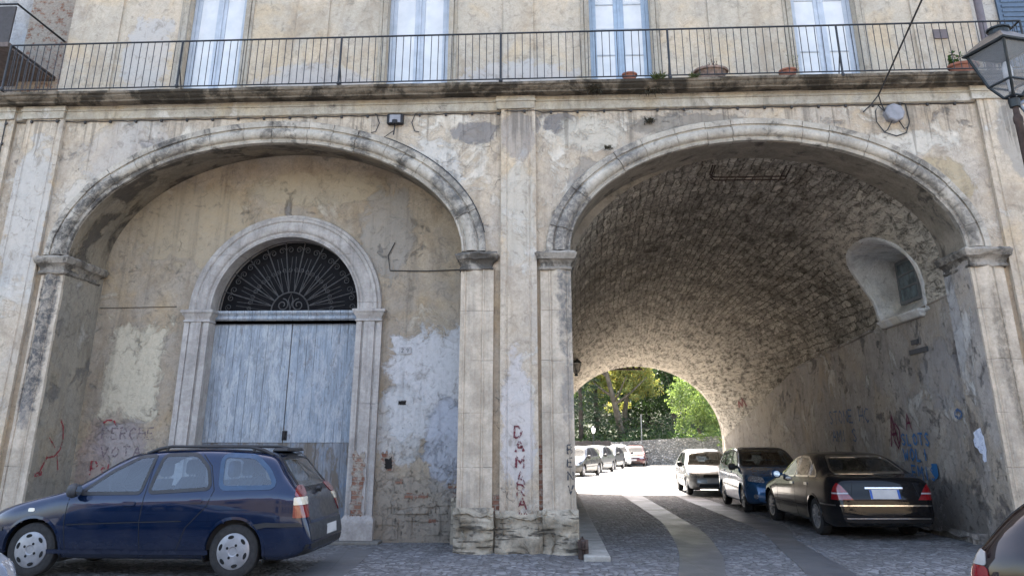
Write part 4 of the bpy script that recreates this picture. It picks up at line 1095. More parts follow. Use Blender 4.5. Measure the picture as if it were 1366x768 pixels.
tag(w.build('facade_cable', M['cable']), 'thin wire across the wall left of the door arch', 'cable')
w = MB(); w.tube([(arch_pt(LA, lerp(.12, 1.0, k/16), .43)[0], -.075, arch_pt(LA, lerp(.12, 1.0, k/16), .43)[1]) for k in range(17)]+[(-2.69,-.09,6.98)], .010, 6)
tag(w.build('facade_cable', M['cable']), 'black cable draped along the right shoulder of the left arch moulding', 'cable')

# iron bracket with insulators under the tunnel crown
e = empty('insulator_bracket', (4.0, 1.3, 6.45)); tag(e, 'rusty double iron bracket with insulators under the near end of the vault', 'bracket')
M['rust'] = plain('rusty_iron', (.045, .03, .025), .8, .3, var=.4)
w = MB()
for dy, dz in ((0, 0), (.16, -.01)):
    w.tube([(-.78+dy*.3,-.42,.10),(-.78+dy*.3,-.12+dy,.02+dz),(-.70+dy*.3,-.02+dy,dz),(-.55,dy,dz),(.55,dy,dz),(.72,dy,dz)], .016, 6)
for x in (.62, .72): w.tube([(x,-.34,.10),(x,.16,.0)], .014, 6)
w.build('bars', M['rust'], e)
for x in (-.45, -.10, .15, .48):
    w = MB(); w.lathe([(.0,-.10),(.025,-.095),(.032,-.06),(.018,-.045),(.025,-.02),(.0,-.005)], (x,.2,0), 10); w.build('insulator', plain('porcelain', (.20,.18,.16), .4), e)
e = empty('insulator_bracket', (3.05, 17.25, 4.22)); tag(e, 'dark studded iron bar under the crown of the far tunnel opening', 'bracket')
w = MB(); w.tube([(-.75,0,-.05),(.55,0,-.05)], .035, 6); w.build('bars', M['rust'], e)
for k in range(6):
    w = MB(); w.lathe([(.0,.0),(.04,.01),(.045,.08),(.02,.11),(.0,.12)], (-.65+.22*k,0,-.04), 8); w.build('insulator', M['rust'], e)

# torn poster
t = NT('torn_blue_white_poster'); 
n = t.noise(9, 5, .7); n2 = t.noise(26, 3, .6)
c = t.mix(t.rng(n, .42, .6), (.50,.54,.66), (.66,.69,.78)); c = t.mix(t.rng(n2, .60, .66), c, (.10,.13,.22))
t.set(color=c, rough=.8)
pp = [(1.26,1.76),(1.12,1.81),(1.00,1.84),(.985,1.74),(.94,1.70),(.945,1.60),(.93,1.48),(.96,1.42),(.99,1.30),(1.06,1.29),(1.10,1.33),(1.07,1.42),(1.15,1.43),(1.20,1.50),(1.29,1.54),(1.30,1.64),(1.24,1.69)]
w = MB(); n_ = len(pp); pp = [(y*.97-.411, z*.97+.048) for y, z in pp]; w.add([(7.140,y,z) for y,z in pp]+[(7.146,y,z) for y,z in pp], [tuple(range(n_))]+[(i,i+n_,(i+1)%n_+n_,(i+1)%n_) for i in range(n_)])
tag(w.build('torn_poster', t.mat), 'torn pale blue and white poster stuck at the right side of the tunnel mouth', 'poster')

# ---- hanging lantern in the tunnel and street lamp
M['lamp_iron'] = plain('dark_green_lamp_iron', (.022, .028, .032), .5, .5, var=.25)
t = NT('lantern_glass'); t.set(color=(.75,.78,.82), rough=.08, alpha=.45, spec=.6); M['lamp_glass'] = t.mat
t = NT('dirty_lantern_glass'); n = t.noise(6, 4); t.set(color=t.mix(n, (.20,.21,.22), (.30,.31,.33)), rough=.3, alpha=.42); M['lamp_glass2'] = t.mat
def lantern(e, rb, rt, h, rot, glass, bulb=True):
    """four-sided street lantern body; origin at the base cup"""
    f = MB(); ca = [rot+pi/4+k*pi/2 for k in range(4)]
    q = lambda r, z: [Vector((r*cos(a), r*sin(a), z)) for a in ca]
    L0, L1, L2 = q(rb*.42, h*.02), q(rb, h*.20), q(rt, h*.68)
    for k in range(4):
        f.tube([L0[k], L1[k], L2[k]], .016*h/.8, 6)
        for A in (L0, L1, L2): f.tube([A[k], A[(k+1)%4]], .014*h/.8, 6)
    f.build('frame', M['lamp_iron'], e)
    g = MB()
    for A, B in ((L0, L1), (L1, L2)):
        for k in range(4): g.add([A[k]*.99, A[(k+1)%4]*.99, B[(k+1)%4]*.99, B[k]*.99], [(0,1,2,3)])
    g.build('glass', glass, e, fix=False)
    r = MB(); rows = [[tuple(p) for p in q(a, z)] for a, z in ((rt*1.14,h*.67),(rt*1.16,h*.69),(rt*.78,h*.80),(rt*.42,h*.90),(rt*.36,h*.91))]
    r.grid(rows, closed=True); r.add(rows[0], [(3,2,1,0)])
    r.lathe([(rt*.30,h*.90),(rt*.30,h*.96),(rt*.36,h*.965),(rt*.36,h*.985),(rt*.22,h*.99),(rt*.12,h*1.02),(0,h*1.03)], n=12)
    r.build('roof', M['lamp_iron'], e)
    b = MB(); b.lathe([(0,-.10*h/.8),(.055,-.10*h/.8),(.065,-.02),(.04,.0),(.03,.04),(.0,.05)], n=12); b.build('base_cup', M['lamp_iron'], e, smooth=True)
    if bulb:
        b = MB(); b.lathe([(0,h*.08),(.03,h*.10),(.03,h*.22),(.05,h*.30),(.055,h*.42),(.03,h*.5),(.0,h*.52)], n=12); b.build('bulb', plain('milk_bulb', (.62,.63,.66), .25), e, smooth=True)
sl = empty('street_lamp', (5.40, -5., 0)); tag(sl, 'black four-sided street lantern on an iron post at the right of the picture', 'street lamp')
lh = empty('lantern_head', (0, 0, 5.32), parent=sl)
lantern(lh, .215, .37, .90, radians(18), M['lamp_glass2'])
w = MB(); w.lathe([(.0,0),(.13,0),(.13,.25),(.09,.32),(.06,.9),(.055,1.0),(.065,1.05),(.05,1.1),(.042,5.0),(.05,5.02),(.05,5.08),(.035,5.12),(.03,5.24)], n=14); w.build('post', M['rust'], sl, smooth=True)
w = MB(); w.tube([(.0,0,5.22),(.12,-.02,5.28),(.55,-.05,5.45)], .022, 8); w.tube([(.05,0,4.95),(.11,0,5.0),(.12,0,5.12),(.06,0,5.22)], .02, 8); w.build('arm', plain('bluish_steel', (.16,.19,.24), .4, .6), sl)
hl = empty('hanging_lantern', (1.02, 13.6, 3.72)); tag(hl, 'small black lantern hanging inside the tunnel beside the far opening', 'lantern')
lantern(hl, .11, .17, .52, radians(30), M['lamp_glass2'], False)
w = MB(); w.tube([(0,0,.50),(0,0,1.15)], .012, 6); w.build('chain', M['lamp_iron'], hl)

# ---- neighbours left and right
nb = empty('neighbouring_house', (-10.9, 2., 0)); tag(nb, 'brick-fronted house at the upper left behind the end of the balcony', 'house')
w = MB(); w.box(-20, -.0, .15, 14, -.1, 16.); w.build('wall', plaster('neighbour_plaster', (.50,.49,.48), (.45,.44,.43), (.56,.55,.54), (.3,.28,.26), seed=50.), nb)
w = MB(); w.box(-.55, .72, -.12, .12, 8.0, 13); w.build('brick_pier', brick_mat('greyed_brick', peel=.38), nb)
w = MB(); w.box(-4., .32, -1.75, .1, 9.02, 9.12); w.build('balcony_slab', plain('brown_balcony_soffit', (.12,.095,.085), .9, var=.3), nb)
w = MB(); w.box(-4., .30, -1.74, -1.70, 9.12, 9.93); w.build('balcony_panel', plain('dark_balcony_sheet', (.045,.04,.04), .7), nb)
w = MB(); w.tube([(-4,-1.74,9.98),(.32,-1.74,9.98),(.36,.1,9.98)], .025, 6); w.build('balcony_rail', M['rail'], nb)
nr = empty('neighbouring_house', (9.05, 1.2, 0)); tag(nr, 'pale house with blue shutters at the upper right behind the street lamp', 'house')
w = MB(); w.box(-.30, 14, .6, 14, -.1, 16.); w.build('wall', plaster('right_neighbour_plaster', (.52,.49,.45), (.48,.45,.41), (.58,.55,.5), (.34,.32,.29), seed=60.), nr)
w = MB(); w.box(.62, 1.9, .54, .59, 8.6, 11.5); 
for k in range(24): w.box(.70, 1.82, .52, .545, 8.68+.115*k, 8.74+.115*k)
w.build('shutter', plain('blue_shutter_paint', (.075,.115,.175), .6), nr)
dp = MB(); dp.tube([(8.84,1.0,7.85),(8.84,1.0,13.2)], .075, 12)
for z in (8.6, 10.4): dp.lathe([(.085,-.03),(.085,.03)], (8.84,1.0,z), 12)
tag(dp.build('downpipe', plain('brown_grey_pipe', (.12,.10,.11), .6), smooth=True), 'brownish grey rain downpipe at the right end of the upper wall', 'downpipe')
# unseen houses behind the camera, added to bounce sunlight and show in glass
for k, (x0, x1, h, c) in enumerate([(-26,-9,7.5,(.14,.115,.085)), (-8.9,6,6.5,(.13,.11,.085)), (6.1,24,9.5,(.46,.385,.29))]):  # dark pair keeps car reflections dim, pale one warms the right side
    e = empty('unseen_opposite_house', ((x0+x1)/2, -34 if k < 2 else -24, 0)); tag(e, ['ochre', 'cream', 'sand coloured'][k]+' house across the street, unseen, added to bounce light', 'house')
    W_ = x1-x0; w = MB(); w.box(-W_/2, W_/2, -8, 0, -.1, h); w.build('wall', plaster('opposite_plaster', c, tuple(a*.9 for a in c), tuple(min(1,a*1.1) for a in c), tuple(a*.6 for a in c), seed=70.+k), e)
    w = MB(); w.box(-W_/2-.3, W_/2+.3, -8.3, .4, h, h+.35); w.build('roof', M['terracotta'], e)
    n = int(W_/3)
    for i in range(n):
        for z in (1., 4.2, 7.2):
            if z+1.8 > h: continue
            x = -W_/2+1.5+i*(W_-3)/max(1, n-1); w = MB(); w.box(x-.5, x+.5, .003, .05, z, z+1.8); w.build('window', M['dark_glass'], e)
# ================================================================== CARS
def car_paint(name, col, metal=.35, rough=.28, dust=.12, coat=.9):
    t = NT(name)
    n = t.noise(3.5, 6, .65); f = t.noise(260, 2, .5)
    z = t.sep(t.pos)[2]
    c = t.mix(t.rng(f, .3, .7, 0, .12), col, tuple(min(1, x*1.5+.01) for x in col))
    d = t.m('MULTIPLY', t.rng(n, .4, .7), dust); d = t.m('ADD', d, t.m('MULTIPLY', t.rng(z, .15, .55, 1, 0), dust*2))
    c = t.mix(d, c, (.20, .18, .15))
    return t.set(color=c, metal=metal, rough=t.m('ADD', rough, t.m('MULTIPLY', d, .8)), coat=t.m('SUBTRACT', coat, t.m('MULTIPLY', d, 1.2)), coat_rough=.04, spec=.08)
def glass_mat(name, tint, op=.35):
    """thin car glass: tinted see-through with a Fresnel reflection"""
    t = NT(name); nt = t.t
    tr = nt.nodes.new('ShaderNodeBsdfTransparent'); tr.inputs[0].default_value = (*tint, 1)
    gl = nt.nodes.new('ShaderNodeBsdfGlossy'); gl.inputs['Roughness'].default_value = .01; gl.inputs[0].default_value = (.95, .97, 1, 1)
    fr = nt.nodes.new('ShaderNodeFresnel'); fr.inputs[0].default_value = 1.55
    ms = nt.nodes.new('ShaderNodeMixShader'); nt.links.new(t.m('ADD', t.m('MULTIPLY', fr.outputs[0], 1.1), .05), ms.inputs[0])
    nt.links.new(tr.outputs[0], ms.inputs[1]); nt.links.new(gl.outputs[0], ms.inputs[2]); nt.links.new(ms.outputs[0], t.out.inputs[0])
    nt.nodes.remove(t.bsdf); return t.mat
M['trim'] = plain('black_rubber_trim', (.016, .016, .018), .55, var=.2)
M['grey_trim'] = plain('grey_black_plastic', (.035, .037, .042), .6, var=.2)
M['tyre'] = plain('tyre_rubber', (.022, .021, .021), .85, var=.3, scale=20)
M['well'] = plain('wheel_well', (.008, .008, .008), .95)
M['hub'] = plain('silver_hubcap', (.27, .27, .28), .45, .35, var=.15)
M['hub_dk'] = plain('dull_alloy', (.26, .26, .27), .4, .6, var=.2)
M['chrome'] = plain('chrome', (.55, .56, .58), .12, 1., var=.05)
M['seam'] = plain('panel_gap', (.004, .004, .005), .8)
M['glass'] = glass_mat('car_glass', (.58, .66, .72)); M['glass_dk'] = glass_mat('dark_car_glass', (.34, .40, .42))
M['seat'] = plain('grey_seat_cloth', (.10, .10, .115), .9, var=.2); M['seat_blue'] = plain('blue_grey_seat_cloth', (.055, .085, .14), .9, var=.2); M['cabin'] = plain('dark_cabin_plastic', (.035, .034, .035), .8)
M['red_lens'] = plain('red_tail_lens', (.15, .004, .007), .15, coat=1., var=.15, scale=40); M['white_lens'] = plain('cream_tail_lens', (.60, .54, .42), .2, coat=1., var=.1); M['amber'] = plain('amber_lens', (.6, .25, .04), .2, coat=1.)
t = NT('headlamp_glass'); v = t.vor(26); t.set(color=t.mix(t.rng(v, .1, .5), (.80,.82,.84), (.30,.31,.33)), rough=.12, metal=.4, coat=1., normal=t.bump(v, .5, .01)); M['headlamp'] = t.mat
M['plate_white'] = plain('plain_number_plate', (.48, .48, .48), .5, var=.12, scale=3); M['plate_blue'] = plain('plate_blue_band', (.02, .09, .36), .5)

def chaikin(p, n=2):
    for _ in range(n):
        q = [p[0]]
        for a, b in zip(p, p[1:]):
            q.append(tuple(lerp(x, y, .25) for x, y in zip(a, b))); q.append(tuple(lerp(x, y, .75) for x, y in zip(a, b)))
        q.append(p[-1]); p = q
    return p
def resample(p, n):
    d = [0]
    for a, b in zip(p, p[1:]): d.append(d[-1]+math.dist(a, b))
    out = []; j = 0
    for k in range(n+1):
        t_ = d[-1]*k/n
        while j < len(d)-2 and d[j+1] < t_: j += 1
        f = (t_-d[j])/max(1e-9, d[j+1]-d[j]); out.append(tuple(lerp(x, y, min(1, f)) for x, y in zip(p[j], p[j+1])))
    return out
def round_poly(poly, r, n=4):
    out = []; m = len(poly)
    for i in range(m):
        a, b, c = Vector(poly[i-1]), Vector(poly[i]), Vector(poly[(i+1) % m])
        r1 = min(r, (a-b).length*.45, (c-b).length*.45)
        p, q = b+(a-b).normalized()*r1, b+(c-b).normalized()*r1
        for k in range(n+1):
            t_ = k/n; out.append(tuple((1-t_)**2*p+2*t_*(1-t_)*b+t_*t_*q))
    return out
def dens(poly, step):
    out = []; m = len(poly)
    for i in range(m):
        a, b = poly[i], poly[(i+1) % m]; k = max(1, int(math.dist(a, b)/step))
        out += [(lerp(a[0], b[0], j/k), lerp(a[1], b[1], j/k)) for j in range(k)]
    return out
def offs(poly, d):
    m = len(poly); ar = sum(poly[i][0]*poly[(i+1)%m][1]-poly[(i+1)%m][0]*poly[i][1] for i in range(m))
    s = 1 if ar > 0 else -1; out = []
    for i in range(m):
        a, b, c = poly[i-1], poly[i], poly[(i+1) % m]
        tx, ty = c[0]-a[0], c[1]-a[1]; l = math.hypot(tx, ty) or 1
        out.append((b[0]+s*ty/l*d, b[1]-s*tx/l*d))
    return out

class Car:
    """car local frame: +x forward, s = distance back from the nose, y to the car's left, z up"""
    def __init__(c, name, label, cat, L, W, zt, belt, wb, fo, wr=.30, paint=None, zb=.19, nose=(.55,.32,2.4), tail=(.45,.26,2.6), step=.03, K=46, tumble=.30, group=None, shoulder=.0, roofw=0.):
        c.L, c.W, c.zt, c.belt, c.wb, c.fo, c.wr, c.zb = L, W, zt, belt, wb, fo, wr, zb
        c.nose, c.tail, c.tumble, c.K, c.step, c.roofw = nose, tail, tumble, K, step, roofw
        c.e = empty(name); tag(c.e, label, cat, group); c.paint = paint
        n = int(L/step); ss = []
        for k in range(n+1):
            u = k/n; ss.append(L*(u - .55*sin(2*pi*u)/(2*pi)))       # denser towards both ends
        c.ss = ss
        c.rows = [c.ring(s) for s in ss]
        m = MB(); m.grid(c.rows, closed=True)
        for r, rev in ((c.rows[0], False), (c.rows[-1], True)):
            cen = tuple(sum(p[i] for p in r)/len(r) for i in range(3)); nn = len(r)
            b = len(m.v); m.v += [tuple(p) for p in r]+[cen]
            for j in range(nn):
                f = (b+j, b+(j+1) % nn, b+nn); m.f.append(f if rev else f[::-1]); m.mi.append(0)
        c.body = m
        c.bvh = BVHTree.FromPolygons([Vector(v) for v in m.v], m.f)
        c.holes = []          # (dir, poly, xlimits)
    def hw(c, s):
        a, dep, p = c.nose; b, dep2, p2 = c.tail; f = 1
        if s < a: f = min(f, 1-dep*(1-s/a)**p)
        if s > c.L-b: f = min(f, 1-dep2*((s-c.L+b)/b)**p2)
        return c.W/2*f
    def ring(c, s):
        zt = sinterp(c.zt, s); W = c.hw(s); be = min(interp(c.belt, s), zt-.03); zb = c.zb
        if s < .35: zb += .06*(1-s/.35)**2
        if s > c.L-.4: zb += .10*((s-c.L+.4)/.4)**2
        g = zt-be; rim = min(.09, .36*g)
        wr = W-.045-c.tumble*g+c.roofw*(g > .25)
        h = be-zb
        P = [(0,zb),(W-.16,zb),(W-.05,zb+.02),(W-.02,zb+.12*h/.6),(W,zb+.45*h),(W-.003,zb+.72*h),(W-.018,be-.05*h),(W-.045,be+.005),(wr,zt-rim),(wr-.10,zt-rim*.28),(.55*wr,zt-.012*min(1,g/.3)),(0,zt)]
        P = resample(chaikin(P, 2), c.K)
        x = c.L/2-s
        full = [(x, y, z) for y, z in P] + [(x, -y, z) for y, z in P[-2:0:-1]]
        return full
    # -- projection of 2-D outlines on the skin. views: side ±, front, rear, top, or an azimuth
    def cast(c, view, u, v, off=0.):
        if view in ('l', 'r'):
            sg = 1 if view == 'l' else -1; o = Vector((c.L/2-u, sg*4, v)); d = Vector((0, -sg, 0))
        elif view == 'f': o = Vector((c.L/2+3, u, v)); d = Vector((-1, 0, 0))
        elif view == 'b': o = Vector((-c.L/2-3, u, v)); d = Vector((1, 0, 0))
        elif view == 't': o = Vector((c.L/2-u, v, 4)); d = Vector((0, 0, -1))
        else:
            # (azimuth, centre x, centre y): u along the horizontal perpendicular
            az, cx, cy = view; d = Vector((-cos(az), -sin(az), 0)); o = Vector((cx, cy, v)) - d*3 + Vector((-sin(az), cos(az), 0))*u
        h = c.bvh.ray_cast(o, d)
        if h[0] is None:
            h = c.bvh.find_nearest(o+d*3)
            return h[0] + h[1]*off
        n = h[1] if h[1].dot(d) < 0 else -h[1]
        return h[0] + n*off
    def patch(c, view, poly, name, mat, off=.004, step=.04, parent=None, edge=True):
        P = dens(poly, step); n = len(P); xs = [p[0] for p in P]; ys = [p[1] for p in P]; inner = []
        x = min(xs)+step*.5
        while x < max(xs):
            y = min(ys)+step*.5
            while y < max(ys):
                if inpoly(x, y, P) and min((x-a)**2+(y-b)**2 for a, b in P) > (step*.45)**2: inner.append((x, y))
                y += step
            x += step
        r = delaunay_2d_cdt([Vector(p) for p in P+inner], [(i, (i+1) % n) for i in range(n)], [], 1, 1e-5)
        vs, fs = r[0], r[2]
        m = MB(); top = [c.cast(view, p.x, p.y, off) for p in vs]; m.add(top, [tuple(f) for f in fs])
        if edge:
            k = len(top); lo = [c.cast(view, p.x, p.y, -.006) for p in vs[:n]]; hi = top[:n]
            m.add(hi+lo, [(i, (i+1) % n, (i+1) % n+n, i+n) for i in range(n)])
        return m.build(name, mat, parent or c.e, smooth=True, angle=40)
    def ringstrip(c, view, poly, a, b, name, mat, off=.005, parent=None):
        P = dens(poly, .04); A, B = offs(P, a), offs(P, b); m = MB()
        m.grid([[c.cast(view, *p, off=-.004) for p in A], [c.cast(view, *p, off=off) for p in A], [c.cast(view, *p, off=off) for p in B], [c.cast(view, *p, off=-.02) for p in B]], closed=True)
        return m.build(name, mat, parent or c.e, smooth=True, angle=50)
    def line(c, view, pts, wd, name, mat, off=.0015, parent=None):
        P = []
        for p, q in zip(pts, pts[1:]):
            k = max(1, int(math.dist(p, q)/.05)); P += [(lerp(p[0], q[0], j/k), lerp(p[1], q[1], j/k)) for j in range(k)]
        P.append(pts[-1]); m = MB(); rows = []
        for i, p in enumerate(P):
            a, b = P[max(0, i-1)], P[min(len(P)-1, i+1)]; tx, ty = b[0]-a[0], b[1]-a[1]; l = math.hypot(tx, ty) or 1
            rows.append([c.cast(view, p[0]-ty/l*wd/2, p[1]+tx/l*wd/2, off), c.cast(view, p[0]+ty/l*wd/2, p[1]-tx/l*wd/2, off)])
        m.grid(rows); return m.build(name, mat, parent or c.e, fix=False)
    def window(c, view, poly, glass, name='window', trim=.022, r=.05, mat=None, open_=True, lim=None):
        P = round_poly(poly, r)
        if open_: c.holes.append((view, P, lim))
        w_ = c.patch(view, P, name, glass, off=.0015, edge=False)
        c.ringstrip(view, P, trim, -.012, 'frame', mat or M['trim'], parent=w_)
        return w_
    def finish(c, loc, yaw, scale=1., wells=True):
        """cut the openings, add arches, underbody; place the car"""
        m = c.body; V = m.v; Ra = c.wr+.055
        cx = [c.L/2-c.fo, c.L/2-c.fo-c.wb]; keep = []
        for f in m.f:
            p = sum((Vector(V[i]) for i in f), Vector())/len(f)
            nrm = (Vector(V[f[1]])-Vector(V[f[0]])).cross(Vector(V[f[2]])-Vector(V[f[0]]))
            if nrm.length > 1e-12: nrm.normalize()
            kill = False
            for x in cx:
                if (p.x-x)**2+(p.z-c.wr)**2 < Ra*Ra and abs(p.y) > c.W/2-.34: kill = True
            if not kill:
                for view, P, lim in c.holes:
                    if view == 'l' and p.y < c.W*.22 or view == 'r' and p.y > -c.W*.22: continue
                    if view in 'lr': u, v = c.L/2-p.x, p.z
                    elif view in 'fb':
                        u, v = p.y, p.z
                        if lim and not (lim[0] < c.L/2-p.x < lim[1]): continue
                        if abs(nrm.y) > .8: continue
                    if inpoly(u, v, P): kill = True; break
            if not kill: keep.append(f)
        m.f = keep; m.mi = [0]*len(keep)
        # inner skin of the sills and a floor so that one cannot look through the car
        m.build('body', c.paint, c.e, smooth=True, angle=50)
        u = MB()
        for x in cx:
            for sg in (-1, 1):
                y0, y1 = sg*(c.hw(c.L/2-x)-.03), sg*(c.W/2-.42); rows = []
                for y in (y0, y1): rows.append([(x+(Ra+.02)*cos(a), y, c.wr+(Ra+.02)*sin(a)) for a in [lerp(-.35, pi+.35, k/22) for k in range(23)]])
                u.grid(rows); u.add(rows[1], [tuple(range(23))])
        x0, x1 = c.L/2-.25, -c.L/2+.25
        u.box(x1, x0, -c.W/2+.22, c.W/2-.22, c.zb+.02, c.zb+.10)
        u.build('underbody', M['well'], c.e)
        for x in cx:
            for sg in ('l', 'r'):
                arch = MB()
                A = [lerp(-.12, pi+.12, k/30) for k in range(31)]
                rows = []
                for rr, of in ((Ra+.028, -.004), (Ra+.024, .007), (Ra-.006, .009), (Ra-.012, -.035)):
                    rows.append([c.cast(sg, c.L/2-(x+rr*cos(a)), max(c.zb+.015, c.wr+rr*sin(a)), of) for a in A])
                arch.grid(rows)
                arch.build('wheel_arch', c.arch_mat if hasattr(c, 'arch_mat') else c.paint, c.e, smooth=True, angle=60)
        c.e.location = loc; c.e.rotation_euler = (0, 0, yaw); c.e.scale = (scale,)*3
    def wheels(c, style, mat, tw=.19, sides=('l', 'r')):
        for x in (c.L/2-c.fo, c.L/2-c.fo-c.wb):
            for sg in (1, -1):
                R_ = c.wr; y = sg*(c.W/2-.03)
                wl_ = empty('wheel', (x, y, R_), parent=c.e)
                if sg < 0: wl_.rotation_euler = (0, 0, pi)
                w = MB(); b = R_*.66
                w.lathe([(b*.9,-tw),(R_*.86,-tw),(R_*.97,-tw+.02),(R_,-tw+.045),(R_,-.045),(R_*.975,-.018),(R_*.86,.0),(b*1.02,-.008),(b,-.02),(b*.95,-.06)], n=40, axis='y')
                w.build('tyre', M['tyre'], wl_, smooth=True, angle=40)
                h = MB()
                if style == 'cap':
                    h.lathe([(b*1.0,-.02),(b*1.0,-.005),(b*.93,.004),(b*.6,.012),(b*.28,.016),(b*.22,.008),(0,.008)], n=40, axis='y')
                    k = h; k.cur = 1
                    for i in range(6):
                        a = i*pi/3+.3
                        pts = [(b*(.80+.10*cos(q)*1.), a+.24*sin(q)) for q in [j*2*pi/14 for j in range(14)]]
                        k.add([(r_*cos(t_), .0105, r_*sin(t_)) for r_, t_ in pts], [tuple(range(14))])
                    for i in range(4):
                        a = i*pi/2+.5; k.add([(b*.38*cos(a)+.016*cos(q), .0165, b*.38*sin(a)+.016*sin(q)) for q in [j*pi/5 for j in range(10)]], [tuple(range(10))])
                    h.build('hubcap', [mat, M['well']], wl_, smooth=True, angle=30)
                else:
                    ns = style
                    h.lathe([(b*1.0,-.02),(b*1.0,-.006),(b*.90,-.010),(b*.88,-.06)], n=36, axis='y'); h.lathe([(b*.24,-.03),(b*.24,.0),(b*.15,.008),(0,.008)], n=20, axis='y')
                    for i in range(ns):
                        a = i*2*pi/ns; da = .62*pi/ns
                        q = []
                        for rr, dd, yy in ((b*.18, da*1.1, -.004), (b*.55, da*.62, -.004), (b*.92, da*.55, -.012)):
                            q.append([(rr*cos(a-dd), yy-.03, rr*sin(a-dd)), (rr*cos(a-dd), yy, rr*sin(a-dd)), (rr*cos(a+dd), yy, rr*sin(a+dd)), (rr*cos(a+dd), yy-.03, rr*sin(a+dd))])
                        h.grid(q)
                    h.build('rim', mat, wl_, smooth=True, angle=30)
                    k = MB(); k.lathe([(b*.9,-.065),(0,-.065)], n=24, axis='y'); k.build('brake_disc', M['well'], wl_)
    def interior(c, s0, s1, zf, rows, seat, wheel_side=1, dash=True):
        """dark tub, dashboard, seats with headrests, steering wheel"""
        i_ = MB(); w_ = c.W/2-.13
        i_.box(c.L/2-s1, c.L/2-s0, -w_, w_, .30, zf); i_.build('cabin_tub', M['cabin'], c.e)
        if dash:
            d = MB(); d.box(c.L/2-s0-.30, c.L/2-s0+.1, -w_, w_, zf, zf+.17); d.build('dashboard', M['cabin'], c.e, bevel=.05)
            s = MB(); ct = Vector((c.L/2-s0-.42, wheel_side*.36, zf+.17)); ax = Vector((-.8, 0, .55)).normalized(); u = Vector((0, 1, 0)); v = ax.cross(u)
            s.tube([ct+(u*cos(k*pi/12)+v*sin(k*pi/12))*.185 for k in range(25)], .015, 6); s.tube([ct-u*.18, ct+u*.18], .02, 6); s.tube([ct, ct-ax*.2], .03, 6); s.build('steering_wheel', M['cabin'], c.e, smooth=True)
        for s, n, wd in rows:
            for k in range(n):
                y = (k-(n-1)/2)*(.72 if n == 2 else .45); q = empty('seat', (c.L/2-s, y, zf), parent=c.e)
                b = MB()
                prof = [(-.18,0,wd*.5),(-.15,.0,wd*.52),(.0,.15,wd*.5),(.0,.32,wd*.44),(-.01,.42,wd*.36)]
                rws = []
                for tx, z, hh in ((.10,-.25,wd*.5),(.02,.05,wd*.52),(-.06,.25,wd*.46),(-.10,.34,wd*.34)):
                    rws.append([(tx+.07*cos(a), hh*max(-1, min(1, 1.25*sin(a))), z) for a in [j*2*pi/14 for j in range(14)]])
                b.grid(rws, closed=True); b.add(rws[-1], [tuple(range(14))]); b.build('backrest', seat, q, smooth=True, angle=60)
                h = MB(); rws = []
                for z, f in ((.37,.75),(.40,1.),(.50,1.),(.545,.8),(.555,.3)):
                    rws.append([(-.12+.05*f*cos(a), .135*f*max(-1, min(1, 1.2*sin(a))), z) for a in [j*2*pi/14 for j in range(14)]])
                h.grid(rws, closed=True); h.add(rws[-1], [tuple(range(14))]); h.tube([(-.11,-.05,.3),(-.12,-.05,.4)], .008, 5); h.tube([(-.11,.05,.3),(-.12,.05,.4)], .008, 5); h.build('headrest', seat, q, smooth=True, angle=60)
    def mirror(c, view, s, z, mat):
        sg = 1 if view == 'l' else -1; p = c.cast(view, s, z); m = MB()
        rows = []
        for dy, r in ((0,.035),(.05,.045),(.07,.085),(.16,.10),(.215,.085),(.235,.03)):
            rows.append([(p.x+.02+r*.62*cos(a)*(1.), p.y+sg*dy, p.z+.02+r*.85*sin(a)) for a in [k*2*pi/12 for k in range(12)]])
        m.grid(rows, closed=True); m.add(rows[-1], [tuple(range(12))]); o = m.build('mirror', mat, c.e, smooth=True, angle=60)
        g = MB(); g.add([(p.x+.02-.064, p.y+sg*(.14+.065*cos(a)), p.z+.02+.06*sin(a)) for a in [k*2*pi/14 for k in range(14)]], [tuple(range(14))]); g.build('mirror_glass', M['chrome'], o)
    def handle(c, view, s, z, mat, L_=.16):
        h = c.patch(view, round_poly([(s-L_/2,z-.022),(s+L_/2,z-.022),(s+L_/2,z+.026),(s-L_/2,z+.026)], .02), 'door_handle', mat, off=.014)
        return h
    def plate(c, view, z, wd=.52, h=.11, y=0., blue=False, off=.012):
        p = c.patch(view, [(y-wd/2,z-h/2),(y+wd/2,z-h/2),(y+wd/2,z+h/2),(y-wd/2,z+h/2)], 'number_plate', M['plate_white'], off=off, step=.08)
        if blue:
            for s in (-1, 1): c.patch(view, [(y+s*wd/2-.02-.02*s,z-h/2+.004),(y+s*wd/2+.02-.02*s,z-h/2+.004),(y+s*wd/2+.02-.02*s,z+h/2-.004),(y+s*wd/2-.02-.02*s,z+h/2-.004)], 'blue_band', M['plate_blue'], off=off+.003, step=.05, parent=p, edge=False)

# ---------------------------------------------------------------- 1 blue estate car in front of the old door
P_BLUE = car_paint('metallic_blue_paint', (.0025, .012, .042), .4, .20, .05)
c = Car('parked_car', 'dark blue estate car with black roof rails parked side-on before the old blue door', 'car', 4.13, 1.62,
    [(0,.44),(.03,.54),(.10,.64),(.30,.74),(.6,.83),(.95,.915),(1.10,.955),(1.35,1.12),(1.62,1.29),(1.85,1.385),(2.2,1.43),(2.7,1.445),(3.2,1.425),(3.52,1.385),(3.60,1.355),(3.76,1.17),(3.93,.96),(4.0,.86),(4.06,.70),(4.10,.60),(4.13,.50)],
    [(0,.60),(.5,.74),(1.05,.875),(2.0,.905),(3.0,.935),(3.6,.96),(3.95,.93),(4.13,.80)], 2.45, .80, .295, P_BLUE, tail=(.42,.17,2.8), nose=(.6,.36,2.2), step=.026, K=54, tumble=.28)
PB = lambda s: s
